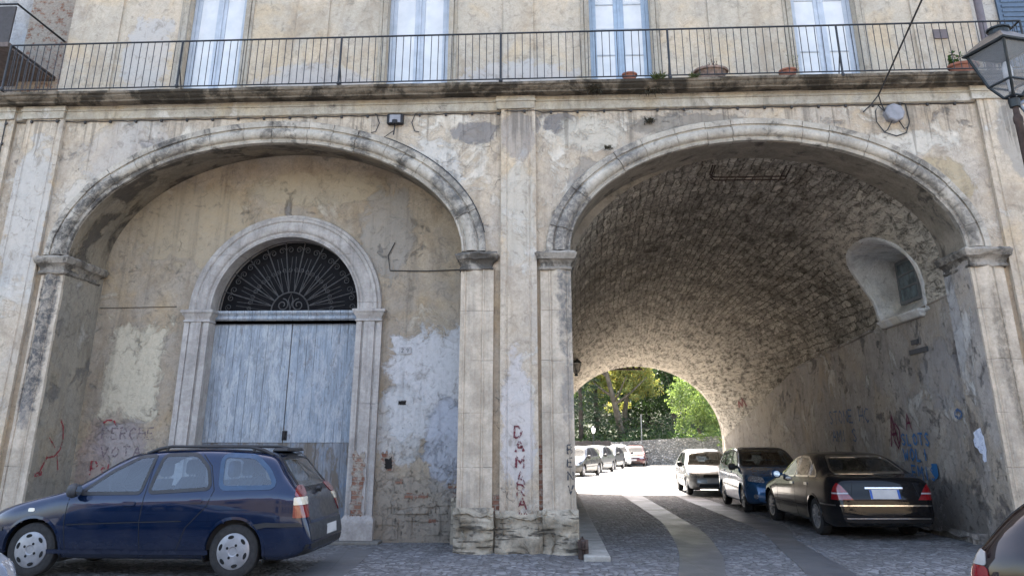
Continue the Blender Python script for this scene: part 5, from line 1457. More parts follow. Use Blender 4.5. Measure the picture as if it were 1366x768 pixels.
for sd in ('l', 'r'):
    c.window(sd, [(1.30,.915),(1.60,1.14),(1.92,1.315),(2.10,1.33),(2.03,.925)], M['glass'], r=.035, trim=.026)
    c.window(sd, [(2.14,.93),(2.22,1.335),(2.62,1.345),(2.80,1.20),(2.88,.975)], M['glass'], r=.06, trim=.028)
    c.window(sd, [(3.02,.985),(2.97,1.33),(3.36,1.315),(3.56,1.16),(3.66,1.00)], M['glass'], r=.07, trim=.04, mat=plain('blue_black_window_rubber', (.02,.05,.10), .5))
    c.line(sd, [(1.18,.90),(1.17,.60),(1.22,.30)], .008, 'door_seam', M['seam'])
    c.line(sd, [(2.12,1.34),(2.10,.92),(2.09,.60),(2.13,.26)], .009, 'door_seam', M['seam'])
    c.line(sd, [(2.66,1.39),(2.84,1.22),(2.94,.95),(2.88,.78),(2.66,.55),(2.55,.26)], .009, 'door_seam', M['seam'])
    c.line(sd, [(1.2,.57),(2.0,.60),(2.6,.615)], .012, 'door_crease', M['seam'], off=.0008)
    c.line(sd, [(1.0,.285),(2.2,.28),(2.95,.285)], .045, 'sill_trim', P_BLUE, off=.012)
    c.handle(sd, 1.93, .80, P_BLUE); c.handle(sd, 2.74, .835, P_BLUE)
    c.patch(sd, round_poly([(.70,.71),(.78,.71),(.78,.75),(.70,.75)], .02), 'side_indicator', M['white_lens'], off=.006)
    c.patch(sd, [(3.42,.58),(3.62,.605),(4.0,.60),(4.05,.56),(3.62,.555),(3.5,.53)], 'bumper_strip', M['trim'], off=.008)
    c.patch(sd, [(.05,.47),(.42,.50),(.42,.545),(.05,.52)], 'bumper_strip', M['trim'], off=.008)
    c.mirror(sd, 1.30, .93, M['grey_trim'])
b = c.L/2
c.window('b', [(-.56,.97),(-.46,1.31),(.46,1.31),(.56,.97)], M['glass'], 'rear_window', r=.06, trim=.045, lim=(3.5, 4.05))
c.window('f', [(-.66,.955),(-.52,1.335),(.52,1.335),(.66,.955)], M['glass'], 'windscreen', r=.06, trim=.03, lim=(1.0, 2.0))
c.patch('b', [(-.62,.62),(.62,.62),(.60,.93),(-.60,.93)], 'tailgate_panel', plain('dark_tailgate', (.022,.024,.03), .35, coat=.6), off=.003)
c.patch('b', [(-.66,.40),(.66,.40),(.68,.585),(-.68,.585)], 'bumper_centre', M['grey_trim'], off=.006)
c.patch('b', [(-.69,.25),(.69,.25),(.70,.37),(-.70,.37)], 'bumper_lip', M['trim'], off=.006)
for sg in (-1, 1):
    tv = (pi-sg*radians(58), -b+.22, sg*.60)
    A = lambda x: -sg*x
    for (z0, z1, mt, nm) in ((.655,.79,'red_lens','tail_light'), (.793,.875,'white_lens','tail_light'), (.878,1.0,'red_lens','tail_light')):
        top = .02 if z1 > .95 else 0
        c.patch(tv, round_poly([(A(-.115+.0),z0),(A(.085),z0),(A(.085-top*2),z1),(A(-.115+top*1.2),z1)], .012 if not top else .045), nm, M[mt], off=.012, step=.03)
    c.patch('f', round_poly([(sg*.42,.55),(sg*.72,.57),(sg*.70,.68),(sg*.44,.67)], .04), 'headlight', M['headlamp'], off=.008)
c.plate('b', .475, .42, .11, -.18)
m = MB(); m.tube([(-b+.19,.02,.93),(-b+.20,.30,.965)], .012, 6); m.lathe([(.0,-.03),(.04,-.02),(.04,.03),(.0,.035)], (-b+.13,.02,.945), 8, 'x'); m.build('rear_wiper', M['trim'], c.e)
for sd, sg in (('l', 1), ('r', -1)):
    m = MB(); pts = [c.cast('t', s, sg*.545, .0) for s in (1.95,2.1,2.25,3.25,3.42,3.55)]
    lift = (.0, .035, .055, .055, .035, .0)
    m.tube([p+Vector((0,0,l)) for p, l in zip(pts, lift)], [.018,.022,.018,.018,.022,.018], 8)
    for s in (2.2, 3.3): p = c.cast('t', s, sg*.545); m.tube([p, p+Vector((0,0,.055))], .02, 6)
    m.build('roof_rail', M['trim'], c.e, smooth=True)
m = MB(); m.moulded(-b+.50, -b+.66, -.30, .30, [(1.385,.02),(1.40,.02),(1.425,.0)]); m.build('roof_spoiler', M['trim'], c.e, bevel=.008)
c.interior(1.15, 3.9, .72, [(2.02,2,.46),(2.92,3,.40)], M['seat_blue'], 1)
c.wheels('cap', M['hub'], .18)
# nose points to -x: rotate by pi
X0 = (-6.5-3.95)/2; 
c.finish((0, 0, 0), 0)
sc_ = 1.075
wmid = (c.L/2-c.fo-c.wb/2)*sc_
c.e.scale = (sc_,)*3; c.e.rotation_euler = (0, 0, pi-radians(1.5)); c.e.location = (-5.22+wmid, -2.75+.81*sc_, .0)

# ---------------------------------------------------------------- 2 black saloon in the tunnel (seen from the rear left)
P_BLK = car_paint('black_paint', (.004, .004, .005), .0, .14, .02, .4)
c = Car('parked_car', 'black saloon car in the tunnel seen from behind, with a plain white number plate', 'car', 4.82, 1.82,
    [(0,.46),(.04,.56),(.15,.66),(.5,.77),(1.0,.87),(1.40,.955),(1.75,1.15),(2.1,1.32),(2.45,1.405),(2.85,1.435),(3.25,1.42),(3.6,1.35),(3.95,1.20),(4.22,1.075),(4.45,1.045),(4.66,1.02),(4.72,.97),(4.76,.80),(4.80,.66),(4.82,.50)],
    [(0,.60),(.6,.74),(1.4,.90),(2.5,.945),(3.6,.975),(4.4,.985),(4.82,.85)], 2.85, .84, .315, P_BLK, tail=(.55,.14,2.6), nose=(.7,.32,2.2), step=.03, K=54, tumble=.36)
c.arch_mat = P_BLK
for sd in ('l', 'r'):
    c.window(sd, [(1.72,.955),(1.98,1.12),(2.35,1.30),(2.62,1.325),(2.60,.975)], M['glass'], r=.03, trim=.02, mat=M['chrome'])
    c.window(sd, [(2.68,.98),(2.70,1.33),(3.10,1.325),(3.40,1.23),(3.46,1.0)], M['glass'], r=.04, trim=.02, mat=M['chrome'])
    c.window(sd, [(3.52,1.0),(3.48,1.215),(3.75,1.09),(3.86,1.01)], M['glass'], r=.03, trim=.018, mat=M['chrome'])
    c.line(sd, [(2.65,1.36),(2.64,.9),(2.66,.28)], .009, 'door_seam', M['seam']); c.line(sd, [(3.50,1.25),(3.50,.95),(3.36,.62),(3.22,.30)], .009, 'door_seam', M['seam'])
    c.line(sd, [(1.50,.88),(1.48,.5),(1.52,.28)], .009, 'door_seam', M['seam']); c.line(sd, [(1.3,.44),(3.3,.46)], .04, 'side_strip', P_BLK, off=.010)
    c.handle(sd, 2.50, .84, M['chrome'], .18); c.handle(sd, 3.36, .86, M['chrome'], .18); c.mirror(sd, 1.78, .96, car_paint('bluish_mirror_shell', (.01,.06,.16), .1, .3))
    c.line(sd, [(4.1,.565),(4.7,.565)], .022, 'bumper_chrome', M['chrome'], off=.008)
c.window('b', [(-.66,1.085),(-.52,1.345),(.52,1.345),(.66,1.085)], M['glass_dk'], 'rear_window', r=.06, trim=.022, mat=M['chrome'], lim=(3.4, 4.4))
c.window('f', [(-.70,.985),(-.54,1.36),(.54,1.36),(.70,.985)], M['glass_dk'], 'windscreen', r=.06, trim=.02, lim=(1.3, 2.6))
b = c.L/2
c.line('b', [(-.80,.565),(.80,.565)], .022, 'bumper_chrome', M['chrome'], off=.008); c.line('b', [(-.72,.36),(.72,.36)], .014, 'bumper_trim', M['chrome'], off=.006)
c.line('b', [(-.33,.845),(.33,.845)], .028, 'boot_handle', M['chrome'], off=.016)
c.plate('b', .745, .52, .15, 0, True)
for sg in (-1, 1):
    tv = (pi-sg*radians(28), -b+.25, sg*.66); A = lambda x: -sg*x
    c.patch(tv, [(A(-.20),.655),(A(.18),.655),(A(.16),.745),(A(-.12),.745)], 'tail_light', M['red_lens'], off=.008, step=.03)
    c.patch(tv, [(A(-.105),.775),(A(.155),.775),(A(.12),.86),(A(.06),.93),(A(-.01),.89)], 'tail_light', M['red_lens'], off=.008, step=.03)
    c.patch(tv, [(A(-.12),.748),(A(.16),.748),(A(.157),.772),(A(-.11),.772)], 'reversing_lens', plain('grey_lens', (.30,.28,.30), .15, coat=1.), off=.008, step=.03)
    c.line('b', [(sg*.60,.66),(sg*.52,.98)], .007, 'boot_seam', M['seam'])
c.interior(1.5, 4.1, .74, [(2.35,2,.48),(3.45,2,.46)], M['seat'], 1)
c.wheels(10, M['hub_dk'], .21)
c.finish((0, 0, 0), 0)
c.e.rotation_euler = (0, 0, radians(91.5)); c.e.location = (5.84, 4.12, .0)

# ---------------------------------------------------------------- 3 blue compact people carrier facing the camera
P_BL2 = car_paint('petrol_blue_paint', (.018, .085, .20), .4, .26, .10)
c = Car('parked_car', 'blue tall compact car facing the camera between the black saloon and the silver hatchback', 'car', 3.95, 1.66,
    [(0,.46),(.03,.58),(.10,.70),(.30,.83),(.65,.95),(.95,1.03),(1.3,1.24),(1.6,1.40),(1.95,1.485),(2.4,1.51),(3.0,1.49),(3.5,1.42),(3.7,1.30),(3.85,1.0),(3.9,.75),(3.95,.52)],
    [(0,.70),(.6,.88),(1.2,.955),(2.5,.985),(3.6,1.0),(3.95,.9)], 2.50, .75, .305, P_BL2, tail=(.4,.16,2.6), nose=(.6,.30,2.3), step=.032, K=50, tumble=.26)
for sd in ('l', 'r'):
    c.window(sd, [(1.22,.985),(1.45,1.17),(1.78,1.355),(2.06,1.395),(2.04,1.0)], M['glass'], r=.04)
    c.window(sd, [(2.12,1.0),(2.14,1.40),(2.75,1.395),(2.92,1.03)], M['glass_dk'], r=.05)
    c.window(sd, [(3.0,1.04),(2.86,1.375),(3.3,1.33),(3.5,1.08)], M['glass_dk'], r=.05)
    c.line(sd, [(2.08,1.42),(2.06,.9),(2.10,.28)], .009, 'door_seam', M['seam']); c.line(sd, [(2.96,1.2),(2.98,.8),(2.78,.30)], .009, 'door_seam', M['seam']); c.line(sd, [(1.12,.93),(1.10,.5),(1.14,.28)], .009, 'door_seam', M['seam'])
    c.line(sd, [(1.05,.53),(2.9,.57)], .05, 'side_strip', plain('pale_side_strip', (.22,.25,.28), .4, .3), off=.010); c.handle(sd, 1.92, .88, P_BL2); c.handle(sd, 2.80, .90, P_BL2); c.mirror(sd, 1.24, 1.0, M['grey_trim'])
c.window('f', [(-.69,1.055),(-.56,1.435),(.56,1.435),(.69,1.055)], M['glass_dk'], 'windscreen', r=.06, trim=.03, lim=(.8, 2.1))
c.window('b', [(-.60,1.02),(-.50,1.38),(.50,1.38),(.60,1.02)], M['glass'], 'rear_window', r=.06, trim=.03, lim=(3.3, 3.95))
for sg in (-1, 1):
    c.patch((sg*radians(22), c.L/2-.2, sg*.56), round_poly([(-sg*.22,.68),(sg*.20,.72),(sg*.17,.83),(-sg*.14,.80)], .05), 'headlight', M['headlamp'], off=.008, step=.03)
    c.patch((sg*radians(15), c.L/2-.2, sg*.58), [(.055*cos(k*pi/6),.38+.055*sin(k*pi/6)) for k in range(12)], 'fog_light', M['headlamp'], off=.008, step=.03)
c.patch('f', round_poly([(-.30,.66),(.30,.66),(.24,.74),(-.24,.74)], .03), 'grille', M['trim'], off=.006); c.patch('f', round_poly([(-.45,.28),(.45,.28),(.40,.38),(-.40,.38)], .03), 'air_intake', M['trim'], off=.006)
c.plate('f', .50, .5, .11)
c.interior(1.1, 3.6, .80, [(1.85,2,.46),(2.75,2,.46)], plain('dark_red_seat_cloth', (.07,.025,.025), .9), 1)
c.wheels(5, M['hub'], .19)
c.finish((0, 0, 0), 0)
c.e.rotation_euler = (0, 0, radians(-91)); c.e.location = (5.66, 9.25, .0)

# ---------------------------------------------------------------- 4 silver hatchback
P_SIL = car_paint('silver_paint', (.30, .31, .32), .5, .34, .06)
def hatch(name, label, paint, group=None, detail=True, front_plate=True, seat='seat', step=.034, K=46, zadd=0., cls='cap', dusty=None, cat='car'):
    c = Car(name, label, cat, 3.83, 1.63,
        [(0,.44),(.03,.54),(.10,.63),(.30,.71),(.7,.81),(1.0,.89),(1.3,1.09),(1.6,1.28+zadd*.6),(1.9,1.365+zadd),(2.3,1.40+zadd),(2.8,1.385+zadd),(3.2,1.32+zadd),(3.45,1.20+zadd*.5),(3.65,.93),(3.74,.85),(3.79,.62),(3.83,.50)],
        [(0,.60),(.6,.76),(1.1,.86),(2.5,.90),(3.5,.93),(3.83,.85)], 2.45, .76, .285, paint, tail=(.4,.17,2.6), nose=(.6,.32,2.2), step=step, K=K, tumble=.30, group=group)
    op = detail; gl = M['glass'] if detail else M['dark_glass']
    for sd in ('l', 'r'):
        c.window(sd, [(1.32,.90),(1.56,1.09),(1.86,1.26+zadd*.8),(2.24,1.285+zadd),(2.22,.915)], gl, r=.035, open_=op)
        c.window(sd, [(2.32,.92),(2.34,1.285+zadd),(2.85,1.27+zadd),(3.12,1.10),(3.18,.96)], gl, r=.06, open_=op)
        c.line(sd, [(2.28,1.31+zadd),(2.27,.8),(2.32,.27)], .010, 'door_seam', M['seam']); c.line(sd, [(1.15,.84),(1.13,.5),(1.18,.27)], .010, 'door_seam', M['seam'])
        c.handle(sd, 2.14, .78, M['trim']); c.mirror(sd, 1.32, .90, M['trim']); c.line(sd, [(1.0,.46),(2.9,.48)], .04, 'side_strip', M['grey_trim'], off=.008)
    c.window('f', [(-.67,.92),(-.53,1.30+zadd*.8),(.53,1.30+zadd*.8),(.67,.92)], gl, 'windscreen', r=.06, trim=.025, lim=(.85, 2.0), open_=op)
    c.window('b', [(-.58,.97),(-.48,1.27+zadd*.7),(.48,1.27+zadd*.7),(.58,.97)], gl, 'rear_window', r=.06, trim=.025, lim=(3.1, 3.75), open_=op)
    for sg in (-1, 1):
        c.patch((sg*radians(20), c.L/2-.2, sg*.54), round_poly([(-sg*.16,.53),(sg*.19,.55),(sg*.16,.655),(-sg*.12,.65)], .05), 'headlight', M['headlamp'], off=.008, step=.03)
        c.patch((pi-sg*radians(35), -c.L/2+.2, sg*.62), round_poly([(-.09,.60),(.09,.60),(.08,.86),(-.08,.86)], .03), 'tail_light', M['red_lens'], off=.008, step=.04)
    c.patch('f', round_poly([(-.34,.545),(.34,.545),(.30,.63),(-.30,.63)], .04), 'grille', M['trim'], off=.006); c.patch('f', round_poly([(-.5,.26),(.5,.26),(.45,.36),(-.45,.36)], .03), 'air_intake', M['trim'], off=.006)
    if front_plate: c.plate('f', .445, .46, .11)
    c.interior(1.1, 3.5, .70, [(1.95,2,.46),(2.75,2,.46)], M[seat], 1)
    c.wheels(cls, M['hub'], .18)
    c.finish((0, 0, 0), 0)
    return c
c = hatch('parked_car', 'silver three-door hatchback at the far mouth of the tunnel, its flank in the sun', P_SIL)
m = MB(); p = c.cast('t', 1.95, 0); m.tube([p, p+Vector((-.15,0,.32))], .006, 5); m.build('aerial', M['trim'], c.e)
c.e.rotation_euler = (0, 0, radians(-92)); c.e.location = (5.40, 16.0, 0)

# ---------------------------------------------------------------- 5 cars parked out in the sunny square
GP = 'cars parked in the square beyond the tunnel'
def place(c, x, y, deg): c.e.location = (x, y, 0); c.e.rotation_euler = (0, 0, radians(deg))
c = hatch('parked_car', 'dark grey car nearest the pier, its nose cut off by the pier', car_paint('graphite_paint', (.025,.027,.03), .3, .25), GP, False, step=.06, K=34, zadd=.06); place(c, 1.55, 30.5, -111)
c = hatch('parked_car', 'light grey car second in the row behind the dark grey car', car_paint('light_grey_paint', (.16,.165,.17), .5, .3), GP, False, step=.06, K=34, zadd=.06); place(c, 2.75, 36.2, -110)
c = hatch('parked_car', 'grey car third in the row, beside the white car', car_paint('mid_grey_paint', (.10,.105,.11), .5, .3), GP, False, step=.06, K=34); place(c, 3.95, 42.2, -108)
c = hatch('parked_car', 'white car facing the tunnel in front of the stone wall', car_paint('white_paint', (.45,.45,.45), .0, .3), GP, False, step=.06, K=34, zadd=.08); place(c, 5.15, 47.4, -93)
c = hatch('parked_car', 'dark red car half hidden behind the white car, by the stone wall', car_paint('dark_red_paint', (.07,.012,.018), .3, .25), GP, False, step=.06, K=34, zadd=.04); place(c, 6.45, 48.9, -100)

# ---------------------------------------------------------------- 6 cars cut by the picture's lower corners
P_BRG = car_paint('black_cherry_paint', (.008, .004, .005), .1, .15, .03)
c = Car('parked_car', 'black hatchback with a dark red sheen cut off by the lower right corner', 'car', 3.9, 1.66,
    [(0,.46),(.03,.56),(.10,.66),(.30,.74),(.8,.86),(1.0,.92),(1.3,1.12),(1.6,1.30),(1.95,1.41),(2.4,1.45),(2.9,1.43),(3.25,1.36),(3.5,1.22),(3.72,.98),(3.80,.86),(3.86,.64),(3.9,.52)],
    [(0,.62),(.6,.78),(1.1,.89),(2.5,.93),(3.5,.97),(3.9,.88)], 2.45, .76, .30, P_BRG, tail=(.5,.24,2.3), step=.03, K=54, tumble=.30)
for sd in ('l', 'r'):
    c.window(sd, [(1.32,.94),(1.56,1.13),(1.86,1.30),(2.20,1.325),(2.18,.955)], M['glass_dk'], r=.035); c.window(sd, [(2.26,.96),(2.28,1.33),(2.86,1.315),(3.16,1.17),(3.30,1.0)], M['glass_dk'], r=.05)
    c.line(sd, [(2.22,1.35),(2.21,.8),(2.26,.28)], .009, 'door_seam', M['seam']); c.line(sd, [(2.62,1.36),(2.66,.9),(2.75,.62),(2.8,.28)], .009, 'door_seam', M['seam']); c.handle(sd, 2.95, .84, P_BRG)
for sg in (-1, 1):
    tv = (pi-sg*radians(48), -c.L/2+.25, sg*.60)
    c.patch(tv, round_poly([(-.10,.70),(.10,.70),(.08,.86),(-.07,.86)], .03), 'tail_light', M['red_lens'], off=.008, step=.03); c.patch(tv, round_poly([(-.07,.863),(.08,.863),(.05,.95),(-.05,.95)], .03), 'tail_light', plain('clear_tail_lens', (.25,.26,.27), .1, coat=1.), off=.008, step=.03)
c.window('b', [(-.58,1.0),(-.48,1.33),(.48,1.33),(.58,1.0)], M['glass_dk'], 'rear_window', r=.06, trim=.03, lim=(3.1, 3.8)); c.window('f', [(-.67,.95),(-.53,1.34),(.53,1.34),(.67,.95)], M['glass_dk'], 'windscreen', r=.06, trim=.025, lim=(.9, 2.1))
c.interior(1.15, 3.5, .74, [(1.95,2,.46),(2.75,2,.46)], M['seat'], 1); c.wheels(5, M['hub_dk'], .19); c.finish((0, 0, 0), 0)
c.e.rotation_euler = (0, 0, radians(-42)); c.e.location = (4.58, -8.52, 0)
c = hatch('parked_car', 'bluish silver car showing only its headlamp corner at the lower left edge', car_paint('bluish_silver_paint', (.22,.27,.36), .5, .3), None, True)
c.e.rotation_euler = (0, 0, 0); c.e.location = (-4.55-1.915, -7.50+.81, -.02)
# ================================================================== GROUND
def ground_z(x, y):
    return .0
t = NT('cobbles'); P = t.pos
dn = t.noise(3, 3, .5, P, 0, True)
pw = t.vm('ADD', t.map(P, scale=(1, 1, 0)), t.vm('MULTIPLY', dn, (.05, .05, 0)))
v = t.vor(9.5, pw, 'F1', 'Color', .75); ed = t.vor(9.5, pw, 'DISTANCE_TO_EDGE', 'Distance', .75)
cid = t.sep(v)[0]
big = t.noise(.7, 6, .6); fine = t.noise(45, 6, .7); md = t.noise(4, 6, .65)
c = t.ramp(cid, [(0, (.12, .123, .132)), (.5, (.20, .203, .214)), (1, (.32, .32, .325))])
c = t.mix(t.rng(big, .4, .65, 0, .5), c, (.14, .135, .13))
c = t.mix(t.rng(fine, .3, .7, 0, .4), c, t.mix(1, c, (.5, .5, .5), 'MULTIPLY'))
jn = t.rng(ed, .0, .10, 1, 0)
c = t.mix(t.m('MULTIPLY', jn, t.rng(md, .3, .6, .5, .95)), c, (.045, .042, .038))
c = t.mix(t.rng(t.noise(1.3, 8, .7, t.map(P, loc=(3, 1, 0)), .5), .60, .70, 0, .5), c, (.09, .08, .065))
h = t.m('ADD', t.m('MULTIPLY', t.rng(ed, 0, .25), 1.), t.m('ADD', t.m('MULTIPLY', cid, .5), t.m('MULTIPLY', fine, .3)))
M['cobble'] = t.set(color=c, rough=t.rng(fine, .3, .7, .55, .85), normal=t.bump(h, .9, .025), spec=.4)
w = MB()
w.grid([[(x, y, 0) for x in (-60, -20, -10, 0, 10, 20, 60)] for y in (-60, -30, -14, -6, 0, 8, 17.2)])
g = w.build('street', M['cobble']); g['kind'] = 'structure'
# stone paving bands, a few mm above the cobbles
t = NT('basalt_band'); P = t.pos
fine = t.noise(30, 6, .7); big = t.noise(1.1, 6, .65)
ob = t.t.nodes.new('ShaderNodeTexBrick'); t.link(t.map(P, rot=(0, 0, radians(83))), ob.inputs['Vector'])
ob.inputs['Scale'].default_value = 1; ob.inputs['Brick Width'].default_value = .9; ob.inputs['Row Height'].default_value = .62; ob.inputs['Mortar Size'].default_value = .006
ob.inputs['Color1'].default_value = (.080, .085, .094, 1); ob.inputs['Color2'].default_value = (.100, .105, .113, 1); ob.inputs['Mortar'].default_value = (.04, .04, .04, 1)
c = t.mix(t.rng(big, .38, .66, 0, .6), ob.outputs[0], (.13, .128, .125)); c = t.mix(t.rng(fine, .35, .7, 0, .35), c, t.mix(1, c, (.55, .55, .55), 'MULTIPLY'))
M['band'] = t.set(color=c, rough=t.rng(big, .3, .7, .34, .55), normal=t.bump(t.m('ADD', t.m('MULTIPLY', fine, .4), t.m('MULTIPLY', ob.outputs[1], -1)), .5, .01), spec=.4)
def band(L, R_, name='paving_band', z=.004):
    w = MB(); ys = [lerp(max(L[0][1], R_[0][1]), min(L[-1][1], R_[-1][1]), k/50) for k in range(51)]
    f = lambda pts, y: sinterp([(b, a) for a, b in pts], y)
    w.grid([[(lerp(f(L, y), f(R_, y), i/4), y, z) for i in range(5)] for y in ys])
    o = w.build(name, M['band']); o['kind'] = 'structure'
band([(.9,-6.5),(1.25,-4.2),(1.656,-2.24),(2.137,1.12),(2.449,6.05),(2.40,17.2)], [(1.45,-6.5),(1.82,-4.2),(2.255,-2.2),(2.62,-.18),(2.97,3.9),(3.05,17.2)])
band([(2.5,-6.5),(2.85,-4.2),(3.30,-2.2),(3.63,.12),(4.12,4.24),(4.10,7.75),(4.06,17.2)], [(3.1,-6.5),(3.45,-4.2),(3.94,-2.15),(4.30,1.64),(4.78,4.5),(4.8,7.75),(4.75,17.2)])
band([(-3.9,-6.5),(-3.2,-2.6),(-3.28,.31)], [(-3.3,-6.5),(-2.60,-2.6),(-2.75,.5)])
# kerb stones along the left tunnel wall
w = MB(); r_ = random.Random(5); y = -.95
while y < 17.2:
    L_ = r_.uniform(.7, 1.1); x0 = lerp(.52, .72, (y+1)/13); x1 = lerp(.90, .985, (y+1)/13)
    w.moulded(x0, x1, y+.006, min(17.2, y+L_)-.006, [(-.1,0),(.06,.0),(.075,-.012)]); y += L_
o = w.build('kerb', stone('kerb_stone', (.36,.345,.31), (.14,.13,.12), .62, seed=80., streak=0), bevel=.01); o['kind'] = 'structure'
# threshold and low step in front of the old door
w = MB(); w.box(-6.9, -2.8, .86, 1.30, -.05, .045); o = w.build('door_step', stone('worn_step', (.20,.19,.17), (.06,.06,.055), .5, seed=83., streak=0, bumpk=1.), bevel=.02); o['kind'] = 'structure'
rock(.45, .60, -.80, -.20, -.1, .26, 21., .10, name='broken_kerb', mat=stone('broken_red_stone', (.09,.065,.055), (.03,.025,.022), .5, seed=84.), parent=None)
bpy.data.objects['broken_kerb']['kind'] = 'structure'
rock(7.1, 7.5, 1.3, 8., -.1, .16, 33., .08, name='wall_footing', mat=M['tunnel_wall'], parent=bld)
# sunlit square behind the tunnel
t = NT('pale_paving'); n = t.noise(.5, 7, .6); f = t.noise(18, 6, .7)
c = t.mix(t.rng(n, .35, .65), (.30, .29, .27), (.38, .365, .34)); c = t.mix(t.rng(f, .3, .7, 0, .3), c, (.22, .21, .2))
M['paving'] = t.set(color=c, rough=.85, normal=t.bump(f, .3, .01))
w = MB(); w.grid([[(x, y, 0) for x in (-60, -20, 0, 6, 12, 30, 70)] for y in (17.2, 30, 42, 62)]); o = w.build('square', M['paving']); o['kind'] = 'structure'
# wooded slope
t = NT('woodland_floor'); n = t.noise(.6, 8, .65); c = t.mix(t.rng(n, .35, .65), (.012, .02, .008), (.035, .045, .018)); M['hill'] = t.set(color=c, rough=.95, normal=t.bump(n, .8, .2))
w = MB()
def hz(x, y):
    base = 1.35 + .09*max(0, x-8)
    return base + max(0, y-56)*.16 + max(0, y-75)*.35 + .35*fbm((x*.12, y*.12, 0), 3)
w.grid([[(x, y, hz(x, y) if y > 51.5 else -.3) for x in range(-60, 91, 5)] for y in (51.4, 51.6+1.2, 56, 60, 66, 74, 84, 96, 110, 130)])
o = w.build('wooded_hill', M['hill'], smooth=True); o['kind'] = 'structure'
# rubble retaining wall
t = NT('rubble_wall'); P = t.pos
dn = t.noise(1.2, 3, .5, P, 0, True); pw = t.map(t.vm('ADD', P, t.vm('MULTIPLY', dn, (.3,.3,.3))), scale=(1, 1, 1.5))
v = t.vor(5.5, pw, 'F1', 'Color'); ed = t.vor(5.5, pw, 'DISTANCE_TO_EDGE'); cid = t.sep(v)[0]; f = t.noise(9, 6, .7)
c = t.ramp(cid, [(0, (.20,.20,.19)), (.5, (.33,.325,.31)), (1, (.48,.47,.45))]); c = t.mix(t.rng(ed, 0, .09, .6, 0), c, (.11,.105,.095)); c = t.mix(t.rng(f, .4, .7, 0, .5), c, (.10,.105,.09))
M['rubble'] = t.set(color=c, rough=.95, normal=t.bump(t.m('ADD', t.rng(ed, 0, .2), t.m('MULTIPLY', f, .6)), 1., .1))
w = MB(); rows = []
for k in range(41):
    x = lerp(4.9, 34, k/40); y = 51 + .02*max(0,x-5)**1.3; zt_ = 1.62 + .055*(x-4.9) + .06*fbm((x, 0, 0), 3)
    rows.append([(x, y+.5, -.2), (x, y+.5, zt_), (x, y, zt_), (x, y-.0, zt_*.5), (x, y-.05, -.2)])
w.grid(rows); w.add(rows[0], [(0,1,2,3,4)]); tag(w.build('retaining_wall', M['rubble']), 'grey rubble stone retaining wall at the far side of the sunny square', 'wall')
# dark board fence left of it
fe = empty('board_fence', (0, 51.2, 0)); tag(fe, 'dark brown board fence beyond the row of parked cars', 'fence')
w = MB()
for k in range(70): w.box(-9+.2*k, -9+.2*k+.19, .0, .03, .05, 1.72+.03*sin(k*1.7))
w.build('board_panel', plain('dark_fence_board', (.055,.048,.045), .9, var=.35, scale=3), fe)
for k in range(6):
    w = MB(); w.box(-9+2.6*k, -8.9+2.6*k, .03, .13, 0, 1.8); w.build('post', plain('fence_post', (.06,.05,.045), .9), fe)

# ================================================================== TREES
M['bark'] = plain('grey_bark', (.10, .085, .065), .95, var=.4, scale=3, bump=.6)
M['bark_dk'] = plain('dark_bark', (.05, .04, .032), .95, var=.3, scale=3)
def crown(blobs, n, size, seed, mat, parent, flat_=.0, name='crown', droop=0.):
    """leaf-sized faces scattered through clumps; clumps scattered through the blobs"""
    r = random.Random(seed); w = MB(); tot = sum(b[3]*b[4]*b[5] for b in blobs)
    for bx, by, bz, rx, ry, rz in blobs:
        m = int(n*rx*ry*rz/tot); k = 0
        ncl = max(6, m//34)
        for _ in range(ncl):
            d = rdir(r); q = r.uniform(.25, 1)**.45
            cx, cy, cz = bx+d.x*rx*q, by+d.y*ry*q, bz+d.z*rz*q
            cs = r.uniform(.35, .8)*min(1.6, (rx+ry+rz)/3*.55)
            for _ in range(34):
                e = rdir(r); qq = r.random()**.5*cs
                p = Vector((cx+e.x*qq, cy+e.y*qq, cz+e.z*qq*.7))
                dd = rdir(r, -1, 1); dd.z = dd.z*(1-flat_)-droop; leaf(w, p, dd, rdir(r), size*r.uniform(.6, 1.3), size*r.uniform(.4, .8))
    return w.build(name, mat, parent, fix=False)
def limbs(w, base, pts, r0, r1, seed, nb=6, spread=2.2):
    r = random.Random(seed); w.tube([Vector(base)+Vector(p) for p in pts], [lerp(r0, r1, i/(len(pts)-1)) for i in range(len(pts))], 9)
    for k in range(nb):
        t_ = r.uniform(.4, .98); i = min(len(pts)-2, int(t_*(len(pts)-1))); f = t_*(len(pts)-1)-i
        p = Vector(base)+Vector(pts[i]).lerp(Vector(pts[i+1]), f); a = r.uniform(0, 2*pi); L = spread*r.uniform(.6, 1.3)
        q = p+Vector((cos(a)*L*.5, sin(a)*L*.5, L*.35)); s = p+Vector((cos(a)*L, sin(a)*L, L*.8)); rr = lerp(r0, r1, t_)*.5
        w.tube([p, q, s], [rr, rr*.6, rr*.25], 6)
G_YEL = leaf_mat('yellowing_leaf', (.20,.24,.08), (.33,.34,.13), .62, ((.34,.27,.08), .86)); G_MID = leaf_mat('mid_green_leaf', (.06,.11,.04), (.13,.18,.065), .5)
G_DK = leaf_mat('evergreen_and_shade_leaf', (.018,.04,.016), (.045,.08,.028), .3); G_BUSH = leaf_mat('bright_shrub_leaf', (.09,.15,.05), (.19,.26,.09), .52); G_CON = leaf_mat('conifer_needles', (.012,.03,.016), (.035,.06,.028), .2)
